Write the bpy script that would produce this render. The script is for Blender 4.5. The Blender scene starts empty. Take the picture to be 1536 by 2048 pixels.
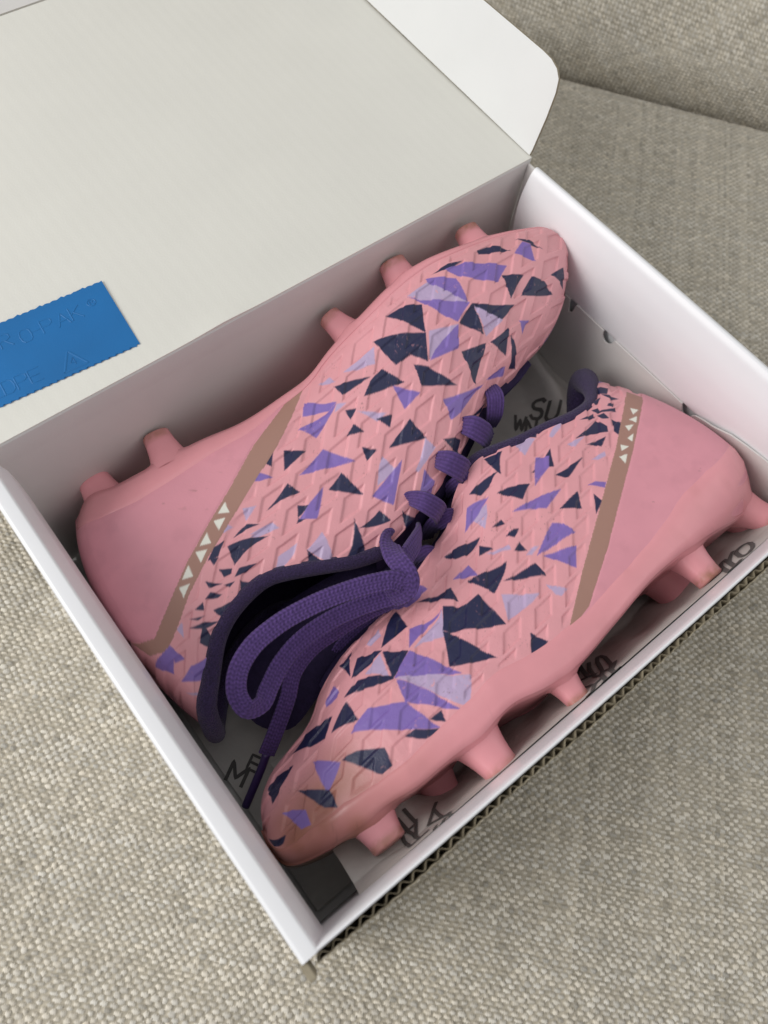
import bpy, bmesh, math, random
import numpy as np
from mathutils import Matrix, Vector
random.seed(4); RNG = np.random.default_rng(4)
scene = bpy.context.scene
COL = scene.collection

# ------------------------------------------------------------------ camera, world, lamps, exposure
cam_d = bpy.data.cameras.new('camera'); cam = bpy.data.objects.new('camera', cam_d); COL.objects.link(cam)
cam_d.sensor_fit = 'HORIZONTAL'; cam_d.sensor_width = 36.0; cam_d.lens = 37.5
cam_d.clip_start = 0.01; cam_d.clip_end = 50
cam.matrix_world = Matrix(((0.779241, 0.532898, -0.329852, -0.142192), (-0.621739, 0.723559, -0.299836, -0.100130), (0.078885, 0.438727, 0.895151, 0.402344), (0.000000, 0.000000, 0.000000, 1.000000)))
cam_d.dof.use_dof = True; cam_d.dof.focus_distance = 0.37; cam_d.dof.aperture_fstop = 12.5
scene.camera = cam

world = bpy.data.worlds.new('World'); scene.world = world; world.use_nodes = True
wb = world.node_tree.nodes['Background']
wb.inputs['Color'].default_value = (0.92, 0.95, 1.0, 1); wb.inputs['Strength'].default_value = 0.41

def area(name, loc, target, sx, sy, power, colour):
    d = bpy.data.lights.new(name, 'AREA'); d.shape = 'RECTANGLE'; d.size = sx; d.size_y = sy
    d.energy = power; d.color = colour
    o = bpy.data.objects.new(name, d); COL.objects.link(o); o.location = loc
    v = Vector(target) - Vector(loc); o.rotation_euler = v.to_track_quat('-Z', 'Y').to_euler()
    return o
# the room's window, low to the left behind the sofa arm, and the daylight thrown back by the ceiling
area('window_light', (-1.25, 0.55, 0.95), (0.0, 0.0, 0.06), 1.0, 0.9, 18.8, (1.0, 0.985, 0.96))
area('ceiling_light', (-0.15, 0.25, 1.75), (0.0, 0.0, 0.0), 1.4, 1.4, 2.5, (1.0, 0.97, 0.92))
# added fill lamp at the right front, lifts the shaded sofa
area('fill_light', (1.25, -0.85, 1.15), (0.1, 0.0, 0.0), 1.6, 1.2, 5.0, (1.0, 0.96, 0.90))
scene.view_settings.view_transform = 'Standard'; scene.view_settings.look = 'None'
scene.view_settings.exposure = 0.0; scene.view_settings.gamma = 1.0
scene.render.engine = 'CYCLES'
scene.cycles.use_denoising = True
scene.cycles.max_bounces = 8; scene.cycles.diffuse_bounces = 4

# ------------------------------------------------------------------ helpers
def link(name, mesh, mat=None, parent=None, loc=None):
    o = bpy.data.objects.new(name, mesh); COL.objects.link(o)
    if mat is not None:
        for m in (mat if isinstance(mat, (list, tuple)) else [mat]): mesh.materials.append(m)
    if parent is not None: o.parent = parent
    if loc is not None: o.location = loc
    return o
def tag(o, label=None, cat=None, group=None, kind=None):
    if label: o['label'] = label
    if cat: o['category'] = cat
    if group: o['group'] = group
    if kind: o['kind'] = kind
    return o
def thing(name, label, cat, loc=(0, 0, 0), group=None):
    o = bpy.data.objects.new(name, None); COL.objects.link(o); o.location = loc
    o.empty_display_size = 0.02
    return tag(o, label, cat, group)
def mesh_np(name, V, F, smooth=True):
    """V (n,3), F (m,k) equal-size faces -> mesh, fast"""
    V = np.ascontiguousarray(V, np.float32); F = np.ascontiguousarray(F, np.int32)
    me = bpy.data.meshes.new(name)
    me.vertices.add(len(V)); me.vertices.foreach_set('co', V.ravel())
    k = F.shape[1]
    me.loops.add(F.size); me.loops.foreach_set('vertex_index', F.ravel())
    me.polygons.add(len(F)); me.polygons.foreach_set('loop_start', np.arange(0, F.size, k, dtype=np.int32))
    me.update(calc_edges=True)
    me.polygons.foreach_set('use_smooth', np.full(len(F), smooth, bool))
    me.validate(clean_customdata=False)
    return me
def grid_faces(n, m, closed_u=False, closed_v=False):
    i = np.arange(n if closed_u else n - 1)[:, None]; j = np.arange(m if closed_v else m - 1)[None]
    i1 = (i + 1) % n; j1 = (j + 1) % m
    return np.stack([(i*m + j), (i1*m + j), (i1*m + j1), (i*m + j1)], -1).reshape(-1, 4)
def set_colour(me, C, name='print'):
    a = me.attributes.new(name, 'FLOAT_COLOR', 'POINT')
    C4 = np.concatenate([C, np.ones((len(C), 1))], 1).astype(np.float32)
    a.data.foreach_set('color', C4.ravel())
def vnoise(P, scale, seed=0, octaves=3):
    """cheap value noise, P (n,d) with d = 2 or 3 -> (n,) about -1..1"""
    out = np.zeros(len(P)); amp = 1.0; tot = 0
    for o in range(octaves):
        Q = P * scale * 2**o + seed * 17.31 + o * 5.7
        i = np.floor(Q).astype(np.int64); f = Q - i; f = f*f*(3 - 2*f)
        d = P.shape[1]; acc = np.zeros(len(P))
        for c in range(2**d):
            bits = [(c >> k) & 1 for k in range(d)]
            h = np.zeros(len(P), np.uint64)
            for k in range(d):
                h = h * np.uint64(1000003) + (i[:, k] + bits[k] + 100000).astype(np.uint64)
            h = (h ^ (h >> np.uint64(13))) * np.uint64(0x9E3779B97F4A7C15)
            h = (h ^ (h >> np.uint64(29))) * np.uint64(0xBF58476D1CE4E5B9)
            v = (h >> np.uint64(40)).astype(float) / 2**24
            w = np.ones(len(P))
            for k in range(d): w *= f[:, k] if bits[k] else 1 - f[:, k]
            acc += w * v
        out += amp * (acc * 2 - 1); tot += amp; amp *= .5
    return out / tot
def smoothstep(a, b, x):
    t = np.clip((x - a) / (b - a), 0, 1); return t*t*(3 - 2*t)

# materials
def mat(name, colour, rough=0.6, attr=None, spec=0.5, noise=None, bump=None, var=0.0, sheen=0.0, wave=None):
    """Principled; attr = colour attribute, noise = (scale) of slow colour variation var, bump = list of (scale, strength, distance)"""
    m = bpy.data.materials.new(name); m.use_nodes = True
    nt = m.node_tree; b = nt.nodes['Principled BSDF']; L = nt.links
    b.inputs['Roughness'].default_value = rough
    b.inputs['Specular IOR Level'].default_value = spec
    if sheen: b.inputs['Sheen Weight'].default_value = sheen; b.inputs['Sheen Roughness'].default_value = .5
    tc = nt.nodes.new('ShaderNodeTexCoord')
    src = None
    if attr:
        a = nt.nodes.new('ShaderNodeAttribute'); a.attribute_name = attr; src = a.outputs['Color']
    if var:
        n = nt.nodes.new('ShaderNodeTexNoise'); n.inputs['Scale'].default_value = noise or 60; n.inputs['Detail'].default_value = 5
        L.new(tc.outputs['Object'], n.inputs['Vector'])
        r = nt.nodes.new('ShaderNodeMapRange'); r.inputs['From Min'].default_value = .3; r.inputs['From Max'].default_value = .7
        r.inputs['To Min'].default_value = 1 - var; r.inputs['To Max'].default_value = 1 + var * .5
        L.new(n.outputs['Fac'], r.inputs['Value'])
        mx = nt.nodes.new('ShaderNodeMix'); mx.data_type = 'RGBA'; mx.blend_type = 'MULTIPLY'; mx.inputs[0].default_value = 1
        if src is not None: L.new(src, mx.inputs[6])
        else: mx.inputs[6].default_value = (*colour, 1)
        L.new(r.outputs[0], mx.inputs[7]); src = mx.outputs[2]
    if src is not None: L.new(src, b.inputs['Base Color'])
    else: b.inputs['Base Color'].default_value = (*colour, 1)
    prev = None
    for (sc, st, dist) in (bump or []):
        n = nt.nodes.new('ShaderNodeTexNoise'); n.inputs['Scale'].default_value = sc; n.inputs['Detail'].default_value = 4
        L.new(tc.outputs['Object'], n.inputs['Vector'])
        bp = nt.nodes.new('ShaderNodeBump'); bp.inputs['Strength'].default_value = st; bp.inputs['Distance'].default_value = dist
        L.new(n.outputs['Fac'], bp.inputs['Height'])
        if prev: L.new(prev, bp.inputs['Normal'])
        prev = bp.outputs['Normal']
    if wave:
        w = nt.nodes.new('ShaderNodeTexWave'); w.bands_direction = wave[0]; w.inputs['Scale'].default_value = wave[1]
        w.inputs['Distortion'].default_value = 0.6; w.inputs['Detail'].default_value = 1
        L.new(tc.outputs['Object'], w.inputs['Vector'])
        bp = nt.nodes.new('ShaderNodeBump'); bp.inputs['Strength'].default_value = wave[2]; bp.inputs['Distance'].default_value = wave[3]
        L.new(w.outputs['Fac'], bp.inputs['Height'])
        if prev: L.new(prev, bp.inputs['Normal'])
        prev = bp.outputs['Normal']
    if prev: L.new(prev, b.inputs['Normal'])
    return m

M = {}
M['card'] = mat('white_card', (0.76, 0.745, 0.68), .55, var=.02, noise=30, bump=[(900, .14, .0004)], wave=('X', 52, .05, .0005))
M['card_in'] = mat('white_card_inside', (0.68, 0.66, 0.635), .6, var=.04, noise=30, bump=[(700, .10, .0004)])
M['card_flap'] = mat('white_card_flap', (0.76, 0.76, 0.745), .5, var=.03, noise=20, bump=[(700, .10, .0004)])
M['card_gloss'] = mat('coated_white_card', (0.87, 0.87, 0.885), .34, var=.02, noise=20, bump=[(60, .05, .002)])
M['kraft'] = mat('raw_board', (0.36, 0.31, 0.22), .85, var=.2, noise=300, bump=[(1500, .3, .0004)])
M['flute'] = mat('corrugated_medium', (0.22, 0.185, 0.125), .9, var=.2, noise=300)
M['slot'] = mat('slot_dark', (0.10, 0.08, 0.06), .9)
M['paper'] = mat('tissue_paper', (0.54, 0.52, 0.485), .75, var=.05, noise=40, bump=[(70, .30, .004), (400, .1, .0006)])
M['paper_floor'] = mat('tissue_paper_floor', (0.55, 0.53, 0.495), .75, var=.08, noise=40, bump=[(70, .30, .004), (400, .1, .0006)])
M['ink'] = mat('grey_ink', (0.10, 0.095, 0.09), .8)
M['blue'] = mat('blue_film', (0.006, 0.15, 0.42), .5, var=.10, noise=25, bump=[(160, .12, .001)])
M['upper'] = mat('printed_upper', (0.8, 0.33, 0.33), .34, attr='print', var=.06, noise=70, bump=[(1900, .30, .0005), (420, .14, .0008)], spec=.5)
M['counter'] = mat('smooth_pink_counter', (0.74, 0.29, 0.32), .4, attr='print', var=.07, noise=45, bump=[(900, .10, .0005), (120, .05, .001)], spec=.4)
M['band'] = mat('tan_band', (0.37, 0.2, 0.155), .5, attr='print', bump=[(900, .08, .0004)], spec=.4)
M['plate'] = mat('pink_sole_plate', (0.78, 0.30, 0.31), .27, attr='print', var=.05, noise=60, bump=[(260, .06, .0008)], spec=.45)
M['lace'] = mat('purple_lace', (0.105, 0.045, 0.23), .8, attr='print', var=.2, noise=500, bump=[(2600, .5, .0006)], spec=.25, sheen=.15)
M['binding'] = mat('purple_knit_binding', (0.046, 0.028, 0.090), .85, var=.55, noise=1400, bump=[(1500, 1.0, .0010)], spec=.25, sheen=.15)
M['lining'] = mat('dark_lining', (0.026, 0.017, 0.055), .8, var=.2, noise=400, bump=[(900, .4, .0008)], spec=.2)
M['aglet'] = mat('purple_aglet', (0.045, 0.022, 0.11), .3)
M['sofa'] = mat('woven_upholstery', (0.36, 0.33, 0.265), .9, attr='weave', spec=.15, bump=[(2200, .5, .0005)])

# ------------------------------------------------------------------ boot surface
def interp_curve(P, s, n):
    """resample control points P (k,3) with parameters s (k) at n via Catmull-Rom-like smoothing"""
    return np.stack([pchip(s, P[:, i], n) for i in range(P.shape[1])], 1)
def pchip(x, y, xi):
    x = np.asarray(x, float); y = np.asarray(y, float); xi = np.asarray(xi, float)
    h = np.diff(x); d = np.diff(y) / h
    m = np.empty_like(y)
    m[1:-1] = (d[:-1] * h[1:] + d[1:] * h[:-1]) / (h[:-1] + h[1:])
    m[0] = d[0]; m[-1] = d[-1]
    k = np.clip(np.searchsorted(x, xi) - 1, 0, len(x) - 2)
    t = (xi - x[k]) / h[k]
    return ((2*t**3 - 3*t**2 + 1) * y[k] + (t**3 - 2*t**2 + t) * h[k] * m[k]
            + (-2*t**3 + 3*t**2) * y[k+1] + (t**3 - t**2) * h[k] * m[k+1])
def keyparam(P, keys):
    """parameter of each control point: arc length inside each stretch between (index, s) keys"""
    s = np.zeros(len(P))
    for (i0, a), (i1, b) in zip(keys[:-1], keys[1:]):
        L = np.r_[0, np.cumsum(np.linalg.norm(np.diff(P[i0:i1+1, :2], axis=0), axis=1))]
        s[i0:i1+1] = a + (b - a) * L / L[-1]
    return s
def smooth1(a, k):
    if k < 1: return a
    ker = np.hanning(2*k+3)[1:-1]; ker /= ker.sum()
    p = np.pad(a, (k, k), mode='reflect', reflect_type='odd')
    return np.convolve(p, ker, 'valid')
class Boot:
    """side surface of a boot: sole edge curve B and collar / throat / ridge curve T, lofted with a lateral bulge"""
    def __init__(self, d):
        self.B = np.array(d['B']) ; self.T = np.array(d['T'])
        self.sB = keyparam(self.B, d['kB']); self.sT = keyparam(self.T, d['kT'])
        self.zm = np.array(d['zm']); self.wm = np.array(d['wm']); self.nn = np.array(d['nn'])
        self.f0 = np.array(d['f0']); self.bow = np.array(d['bow'])
        ss = np.linspace(0, 1, 801)
        self.ss = ss
        self.Bc = interp_curve(self.B, self.sB, ss); self.Tc = interp_curve(self.T, self.sT, ss)
        for c in (self.Bc, self.Tc):
            for i in range(3): c[:, i] = smooth1(c[:, i], 14)
        self.Tc[-1] = self.Bc[-1]
        h = self.Bc[0, :2] - self.Bc[200, :2]; self.hd = h / np.linalg.norm(h)
    def frame(self, s):
        g = lambda A: np.stack([np.interp(s, self.ss, A[:, i]) for i in range(3)], -1)
        B = g(self.Bc); T = g(self.Tc)
        zm = np.interp(s, *self.zm.T)
        return B, T, zm
    def point(self, s, t, side=1, off=0.0):
        """s, t arrays (same shape) -> xyz. t in 0..1 from the sole edge to the collar / ridge"""
        B, T, zm = self.frame(s)
        wB = np.maximum(B[..., 2] - zm, 0); wT = np.maximum(T[..., 2] - zm, 0)
        wM = np.maximum(np.interp(s, *self.wm.T), np.maximum(wB, wT))
        hs = self.round(s)
        wM = np.maximum(wM * hs, wB)
        n = np.interp(s, *self.nn.T); f0 = np.interp(s, *self.f0.T)
        t0 = f0
        lo = np.clip(t / t0, 0, 1); up = np.clip((t - t0) / (1 - t0), 0, 1)
        # lower part: sole edge out to the widest line
        wlo = wB + (wM - wB) * (1 - (1 - lo)**2.2)
        th = up * np.pi / 2
        c = np.maximum(np.cos(th), 0)
        e = c**(2 / n)
        fr = np.where(t < t0, t, f0 + (1 - f0) * np.sin(th)**(2/np.maximum(n,1.0)) )
        w = np.where(t < t0, wlo, wT + (wM - wT) * e)
        xy = B[..., :2] + (T[..., :2] - B[..., :2]) * fr[..., None]
        bw = np.interp(s, *self.bow.T) * 4 * fr * (1 - fr)
        xy = xy + bw[..., None] * self.hd
        return np.concatenate([xy, (zm + side * (w + off))[..., None]], -1)
    def round(self, s):
        a = np.clip(s / .10, 0, 1); b = np.clip((1 - s) / .30, 0, 1)
        return np.maximum((1 - (1 - a)**2.3), 0)**(1/2.3) * np.maximum((1 - (1 - b)**2.2), 0)**(1/2.2)

# ------------------------------------------------------------------ sofa (woven fabric, real threads)
WA = math.radians(-50.0)                   # direction of the weft threads
def weave(xy, pa=2.22, pb=2.12):
    """xy in metres -> height (m), colour (n,3): plain weave with slubby weft and paired thin warp threads"""
    p = xy * 1000.0
    a = p[:, 0]*math.cos(WA) + p[:, 1]*math.sin(WA); b = -p[:, 0]*math.sin(WA) + p[:, 1]*math.cos(WA)
    q = np.stack([a, b], 1)
    a = a + .55 * vnoise(q, .12, 1, 2); b = b + .50 * vnoise(q, .10, 2, 2)
    ia = np.floor(a/pa).astype(int); ib = np.floor(b/pb).astype(int)
    da = a/pa - ia - .5; db = b/pb - ib - .5
    def h1(i, j, s):
        v = (i.astype(np.int64)*73856093 ^ j.astype(np.int64)*19349663 ^ (s*83492791)) & 0xFFFFFF
        v = (v * 2654435761) & 0xFFFFFFFF
        v = ((v >> 15) ^ v) * 2246822519 & 0xFFFFFFFF
        return ((v >> 8) & 0xFFFF) / 65535.0
    z0 = np.zeros_like(ia)
    slub = vnoise(np.stack([a*.05 + 31, ib*3.7], 1), 1.0, 5, 2)          # thickness along each weft thread
    over = ((ia + ib) & 1) == 0
    h = np.zeros(len(p)); C = np.full((len(p), 3), .5)
    best = np.full(len(p), -9.0)
    for di in (-1, 0, 1):                    # a weft float reaches into its neighbours
        for dj in (-1, 0, 1):
            ii = ia + di; jj = ib + dj
            ov = ((ii + jj) & 1) == 0
            th = .45 + .20*slub + .14*(h1(ii, jj, 3) - .5)
            ln = .66 + .26*(h1(ii, jj, 4) - .5)
            oa = .16*(h1(ii, jj, 6) - .5); ob = .16*(h1(ii, jj, 7) - .5)
            ua = (da - di - oa)/ln; ub = (db - dj - ob)/th
            r = np.abs(ua)**3.0 + np.abs(ub)**2.4
            hh = np.where(ov & (r < 1), (1 - np.minimum(r, 1))**.42 * (.60 + .22*h1(ii, jj, 8)) + .22, -9)
            ply = .07*np.cos(ub*6.3 + 1.2*ua)
            hh = hh + ply
            sel = hh > best
            best = np.where(sel, hh, best)
            g = .90 + .30*(h1(ii, jj, 9) - .5) - .22*(h1(ii, jj, 15) > .93) + .10*np.cos(ub*6.3 + 1.2*ua)
            warm = (h1(z0 + 3, jj, 11) - .5)*.05 + (h1(ii, jj, 12) - .5)*.03
            c = np.stack([g*(1 + warm*.6), g, g*(1 - warm)], 1)
            C = np.where(sel[:, None], c, C)
    # warp: two thin threads per column
    wa = np.abs(np.abs(da) - .23) / .20
    hw = np.where(wa < 1, (1 - np.minimum(wa, 1)**2)**.5 * .26 + .05, .0) * np.cos(db * np.pi * .8)
    sel = hw > best
    best = np.where(sel, hw, best)
    gw = .62 + .20*(h1(ia, z0, 13) - .5)
    C = np.where(sel[:, None], np.stack([gw*1.0, gw*.97, gw*.90], 1), C)
    best = np.maximum(best, 0)
    base = np.array([0.74, 0.69, 0.595])
    big = 1 + .06*vnoise(q, .02, 9, 3)
    return best * .00125, C * base * big[:, None]

sofa = thing('sofa', 'beige woven fabric sofa that the open shoe box lies on', 'sofa', (0, 0, 0))
EX = 0.0
def seat_z(x, y): return -0.0016 + 0*x
def fabric_patch(name, X, Y, to3d, keep, parent):
    n, m = X.shape
    P = np.stack([X.ravel(), Y.ravel()], 1)
    h, C = weave(P)
    V = to3d(P, h)
    F = grid_faces(n, m)
    k = keep(P)
    F = F[k[F].any(1)]
    used = np.zeros(len(P), bool); used[F.ravel()] = True
    idx = np.cumsum(used) - 1
    me = mesh_np(name, V[used], idx[F]); set_colour(me, C[used], 'weave')
    return link(name, me, M['sofa'], parent)
seam0 = np.array([0.3656, 0.2574]); seam1 = np.array([0.4623, 0.1228]); sd = (seam1 - seam0)/np.linalg.norm(seam1 - seam0)
sn = np.array([-sd[1], sd[0]])             # towards the back cushion
if sn @ np.array([1, 1]) < 0: sn = -sn
def seam_dist(P): return (P - seam0) @ sn  # > 0 behind the seam
CAMP = np.array(cam.matrix_world.translation)
RW = np.array(cam.matrix_world.to_3x3())
def in_view(P, margin=1.12, z=0.0):
    q = (np.c_[P, np.full(len(P), z)] - CAMP) @ RW
    u = q[:, 0]/-q[:, 2]*37.5/18.0; v = q[:, 1]/-q[:, 2]*37.5/24.0
    return (np.abs(u) < margin) & (np.abs(v) < margin)
def to_seat(P, h):
    d = seam_dist(P)
    dip = -.024*np.exp(-np.clip(-d, 0, None)/.0045)   # the seat rolls down into the seam
    return np.c_[P, -0.0016 + h + dip]
box_hole = lambda P: (np.abs(P[:, 0]) < .148) & (np.abs(P[:, 1]) < .106)
def patch(x0, x1, y0, y1, st):
    xs = np.arange(x0, x1 + st*.5, st); ys = np.arange(y0, y1 + st*.5, st)
    return np.meshgrid(xs, ys, indexing='ij')
X, Y = patch(-.30, .235, -.29, .19, .00050)
fabric_patch('seat_fabric', X, Y, to_seat, lambda P: in_view(P) & ~box_hole(P) & (seam_dist(P) < .001) , sofa)
X, Y = patch(.235, .50, -.10, .36, .00062)
fabric_patch('seat_fabric', X, Y, to_seat, lambda P: in_view(P) & (seam_dist(P) < .0015), sofa)
X, Y = patch(.10, .235, .19, .36, .00060)
fabric_patch('seat_fabric', X, Y, to_seat, lambda P: in_view(P) & (seam_dist(P) < .0015), sofa)
# the rest of the seat outside the picture, as a plain cushion with rounded edges
def cushion(name, cx, cy, sx, sy, z0, z1, ang, parent):
    bm = bmesh.new(); bmesh.ops.create_cube(bm, size=1)
    bmesh.ops.scale(bm, vec=(sx, sy, z1 - z0), verts=bm.verts)
    bmesh.ops.bevel(bm, geom=list(bm.edges), offset=.03, segments=4, affect='EDGES', profile=.6)
    bmesh.ops.rotate(bm, cent=(0, 0, 0), matrix=Matrix.Rotation(ang, 3, 'Z'), verts=bm.verts)
    bmesh.ops.translate(bm, vec=(cx, cy, (z0 + z1)/2), verts=bm.verts)
    me = bpy.data.meshes.new(name); bm.to_mesh(me); bm.free()
    for p in me.polygons: p.use_smooth = True
    a = me.attributes.new('weave', 'FLOAT_COLOR', 'POINT')
    a.data.foreach_set('color', np.tile(np.array([.5, .46, .38, 1], np.float32), len(me.vertices)))
    return link(name, me, M['sofa'], parent)
ang = math.atan2(sd[1], sd[0])
cc = seam0 + sd*.1 - sn*.40
cushion('seat_cushion', cc[0], cc[1], 1.5, .79, -.16, -.0022, ang, sofa)
# back cushion: rises from the seam, leaning away, with a rounded foot
def to_back(P, h):
    # P: (u along the seam, v up the cushion)
    u = P[:, 0]; v = P[:, 1]
    r = .055; lean = math.radians(24)
    a0 = math.radians(95)
    # profile in (d, z): start under the seam, quarter round outwards then straight up leaning back
    arc = r * math.radians(75)
    phi = np.clip(v / r, 0, math.radians(75))
    d = .0060 + r*(1 - np.cos(phi)) * .35 - .012*np.sin(np.clip(v/.11, 0, 1)*np.pi) + np.clip(v - arc, 0, None)*math.sin(lean)
    z = -.022 + r*np.sin(phi)*.98 + np.clip(v - arc, 0, None)*math.cos(lean)
    nrm_d = -math.cos(lean); nrm_z = math.sin(lean)
    puff = .004*np.sin(u*14 + 1) * np.clip(v/.05, 0, 1)
    d = d + (h + puff) * nrm_d; z = z + h * nrm_z
    xy = seam0 + u[:, None]*sd + d[:, None]*sn
    return np.c_[xy, z]
us = np.arange(-.24, .26, .00062); vs = np.arange(0, .24, .00062)
U, Vv = np.meshgrid(us, vs, indexing='ij')
def back_keep(P):
    V = to_back(P, np.zeros(len(P)))
    q = (V - CAMP) @ RW
    return (np.abs(q[:, 0]/-q[:, 2]*37.5/18.0) < 1.1) & (np.abs(q[:, 1]/-q[:, 2]*37.5/24.0) < 1.1)
n, m = U.shape
P = np.stack([U.ravel(), Vv.ravel()], 1)
k = back_keep(P)
hh, Cc = weave(P)
Vb = to_back(P, hh); F = grid_faces(n, m); F = F[k[F].any(1)]
used = np.zeros(len(P), bool); used[F.ravel()] = True; idx = np.cumsum(used) - 1
me = mesh_np('back_fabric', Vb[used], idx[F][:, ::-1]); set_colour(me, Cc[used], 'weave')
link('back_fabric', me, M['sofa'], sofa)
cb = seam0 + sd*.05 + sn*.225
bc = cushion('back_cushion', cb[0], cb[1], 1.5, .25, -.10, .42, ang, sofa)

# ------------------------------------------------------------------ shoe box
L, W, H = .31, .2246, .115
box = thing('shoe_box', 'open white cardboard shoe box holding the two pink boots', 'shoe box', (0, 0, 0))
def profile_wall(name, prof, u0, u1, axis, material, parent, nu=60, wob=0.0, seed=1, close=True):
    """sweep the closed (d,z) profile along u; axis 'y': wall runs along y and d is x, axis 'x': runs along x and d is y"""
    prof = np.array(prof); us = np.linspace(u0, u1, nu); k = len(prof)
    V = np.zeros((nu, k, 3))
    w = wob * np.sin(np.linspace(0, np.pi, nu))[:, None]
    zz = prof[None, :, 1]; dd = prof[None, :, 0] + w * np.clip(zz/H, 0, 1)
    a, b = (0, 1) if axis == 'y' else (1, 0)
    V[:, :, a] = dd; V[:, :, b] = us[:, None]; V[:, :, 2] = zz
    F = grid_faces(nu, k, False, True)
    me = mesh_np(name, V.reshape(-1, 3), F)
    bm = bmesh.new(); bm.from_mesh(me)
    bm.verts.ensure_lookup_table()
    if close:
        bm.faces.new([bm.verts[j] for j in range(k)]); bm.faces.new([bm.verts[(nu-1)*k + j] for j in reversed(range(k))])
    bmesh.ops.recalc_face_normals(bm, faces=bm.faces); bm.to_mesh(me); bm.free()
    try: me.set_sharp_from_angle(angle=math.radians(50))
    except Exception: pass
    return link(name, me, material, parent)
def round_prof(P, r=.0012, n=3):
    """round the corners of a polygon profile a little"""
    P = np.array(P, float); out = []
    for i in range(len(P)):
        a, b, c = P[i-1], P[i], P[(i+1) % len(P)]
        u = a - b; v = c - b; lu, lv = np.linalg.norm(u), np.linalg.norm(v)
        d = min(r, .4*lu, .4*lv); p = b + u/lu*d; q = b + v/lv*d
        for t in np.linspace(0, 1, n):
            out.append((1-t)**2*p + 2*t*(1-t)*b + t*t*q)
    return np.array(out)
# floor
def boxmesh(name, lo, hi, material, parent, bev=.0006):
    bm = bmesh.new(); bmesh.ops.create_cube(bm, size=1)
    lo = Vector(lo); hi = Vector(hi)
    bmesh.ops.scale(bm, vec=hi - lo, verts=bm.verts); bmesh.ops.translate(bm, vec=(lo + hi)/2, verts=bm.verts)
    if bev: bmesh.ops.bevel(bm, geom=list(bm.edges), offset=bev, segments=2, affect='EDGES')
    me = bpy.data.meshes.new(name); bm.to_mesh(me); bm.free()
    return link(name, me, material, parent)
boxmesh('floor_panel', (-.1535, -.1110, 0.0), (.1535, .1100, .0026), M['card_in'], box)
# rolled-over side walls
LW = round_prof([(-.1540, 0.0005), (-.1553, .1130), (-.1550, .1146), (-.1540, .1153), (-.1493, .1150), (-.1486, .1143), (-.1452, .1010), (-.1444, .090), (-.1440, .075), (-.1446, .030), (-.1450, .0005)], .0012, 4)
lw = profile_wall('side_wall', LW, -.1118, .1085, 'y', M['card_gloss'], box, 60, -.0006)
tag(lw, 'left rolled-over side wall of the box')
RP = [(.1550, .0005), (.1558, .1090), (.1545, .1140), (.1516, .1152), (.1492, .1120), (.1466, .1030), (.1457, .0930), (.1466, .0820), (.1486, .0700), (.1496, .0640), (.1503, .0622), (.1540, .0618), (.1540, .0005)]
rw = profile_wall('side_wall', round_prof(RP, .005, 5), -.1100, .1050, 'y', M['card_gloss'], box, 60, .0006)
tag(rw, 'right rolled-over side wall of the box')
# back wall (one board, hinged to the lid)
profile_wall('back_wall', round_prof([(.1132, .0005), (.1132, .1138), (.1119, .1151), (.1108, .1142), (.1118, .1000), (.1118, .080), (.1100, .0005)], .0008, 3), -.1538, .1538, 'x', M['card_in'], box, 40)
# front wall: outer liner, flutes, inner liner with a rolled top
front = profile_wall('front_wall', round_prof([(-.1119, .0005), (-.1126, .1030), (-.1118, .1146), (-.1108, .1150), (-.1098, .1120), (-.1088, .1000), (-.1079, .0820), (-.1076, .0005)], .0018, 4), -.1506, .1500, 'x', M['card_gloss'], box, 60, -.0012)
outer = np.linspace(-.1512, .1500, 260)
def front_bow(x): return -.0012*np.sin(np.clip((x + .1506)/.3006, 0, 1)*np.pi)
V = []; zt = .1149
for x in outer:
    y = -.11485 + front_bow(x) + .00018*math.sin(x*1130) + .0004*math.sin(x*70)
    zz = zt - .0006 + .0005*math.sin(x*210) + .0003*math.sin(x*771)
    V += [(x, y, .0005), (x, y, zz), (x, y + .00022, zz), (x, y + .00022, .0005)]
me = mesh_np('outer_liner', np.array(V), grid_faces(len(outer), 4), True)
link('outer_liner', me, M['kraft'], front)
xs = np.linspace(-.1508, .1495, 1100); V = []
pitch = .0053
for x in xs:
    ph = 2*math.pi*(x/pitch + .25*math.sin(x*31))
    y = -.11345 + front_bow(x) + .00098*math.sin(ph) ; t = .00010
    zz = zt - .0004 + .0006*math.sin(x*333 + 1) + .0003*math.sin(ph*.5)
    V += [(x, y - t, .085), (x, y - t, zz), (x, y + t, zz), (x, y + t, .085)]
me = mesh_np('fluting', np.array(V), grid_faces(len(xs), 4), True)
link('fluting', me, M['flute'], front)
# raw end of the outer side panel, standing out at the near corner
boxmesh('corner_tab', (-.1562, -.1178, .080), (-.1535, -.1120, .1128), M['kraft'], lw, .0003)
boxmesh('corner_flap', (.1524, .1046, .001), (.1537, .1112, .1128), M['card_in'], box, .0003)
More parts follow.
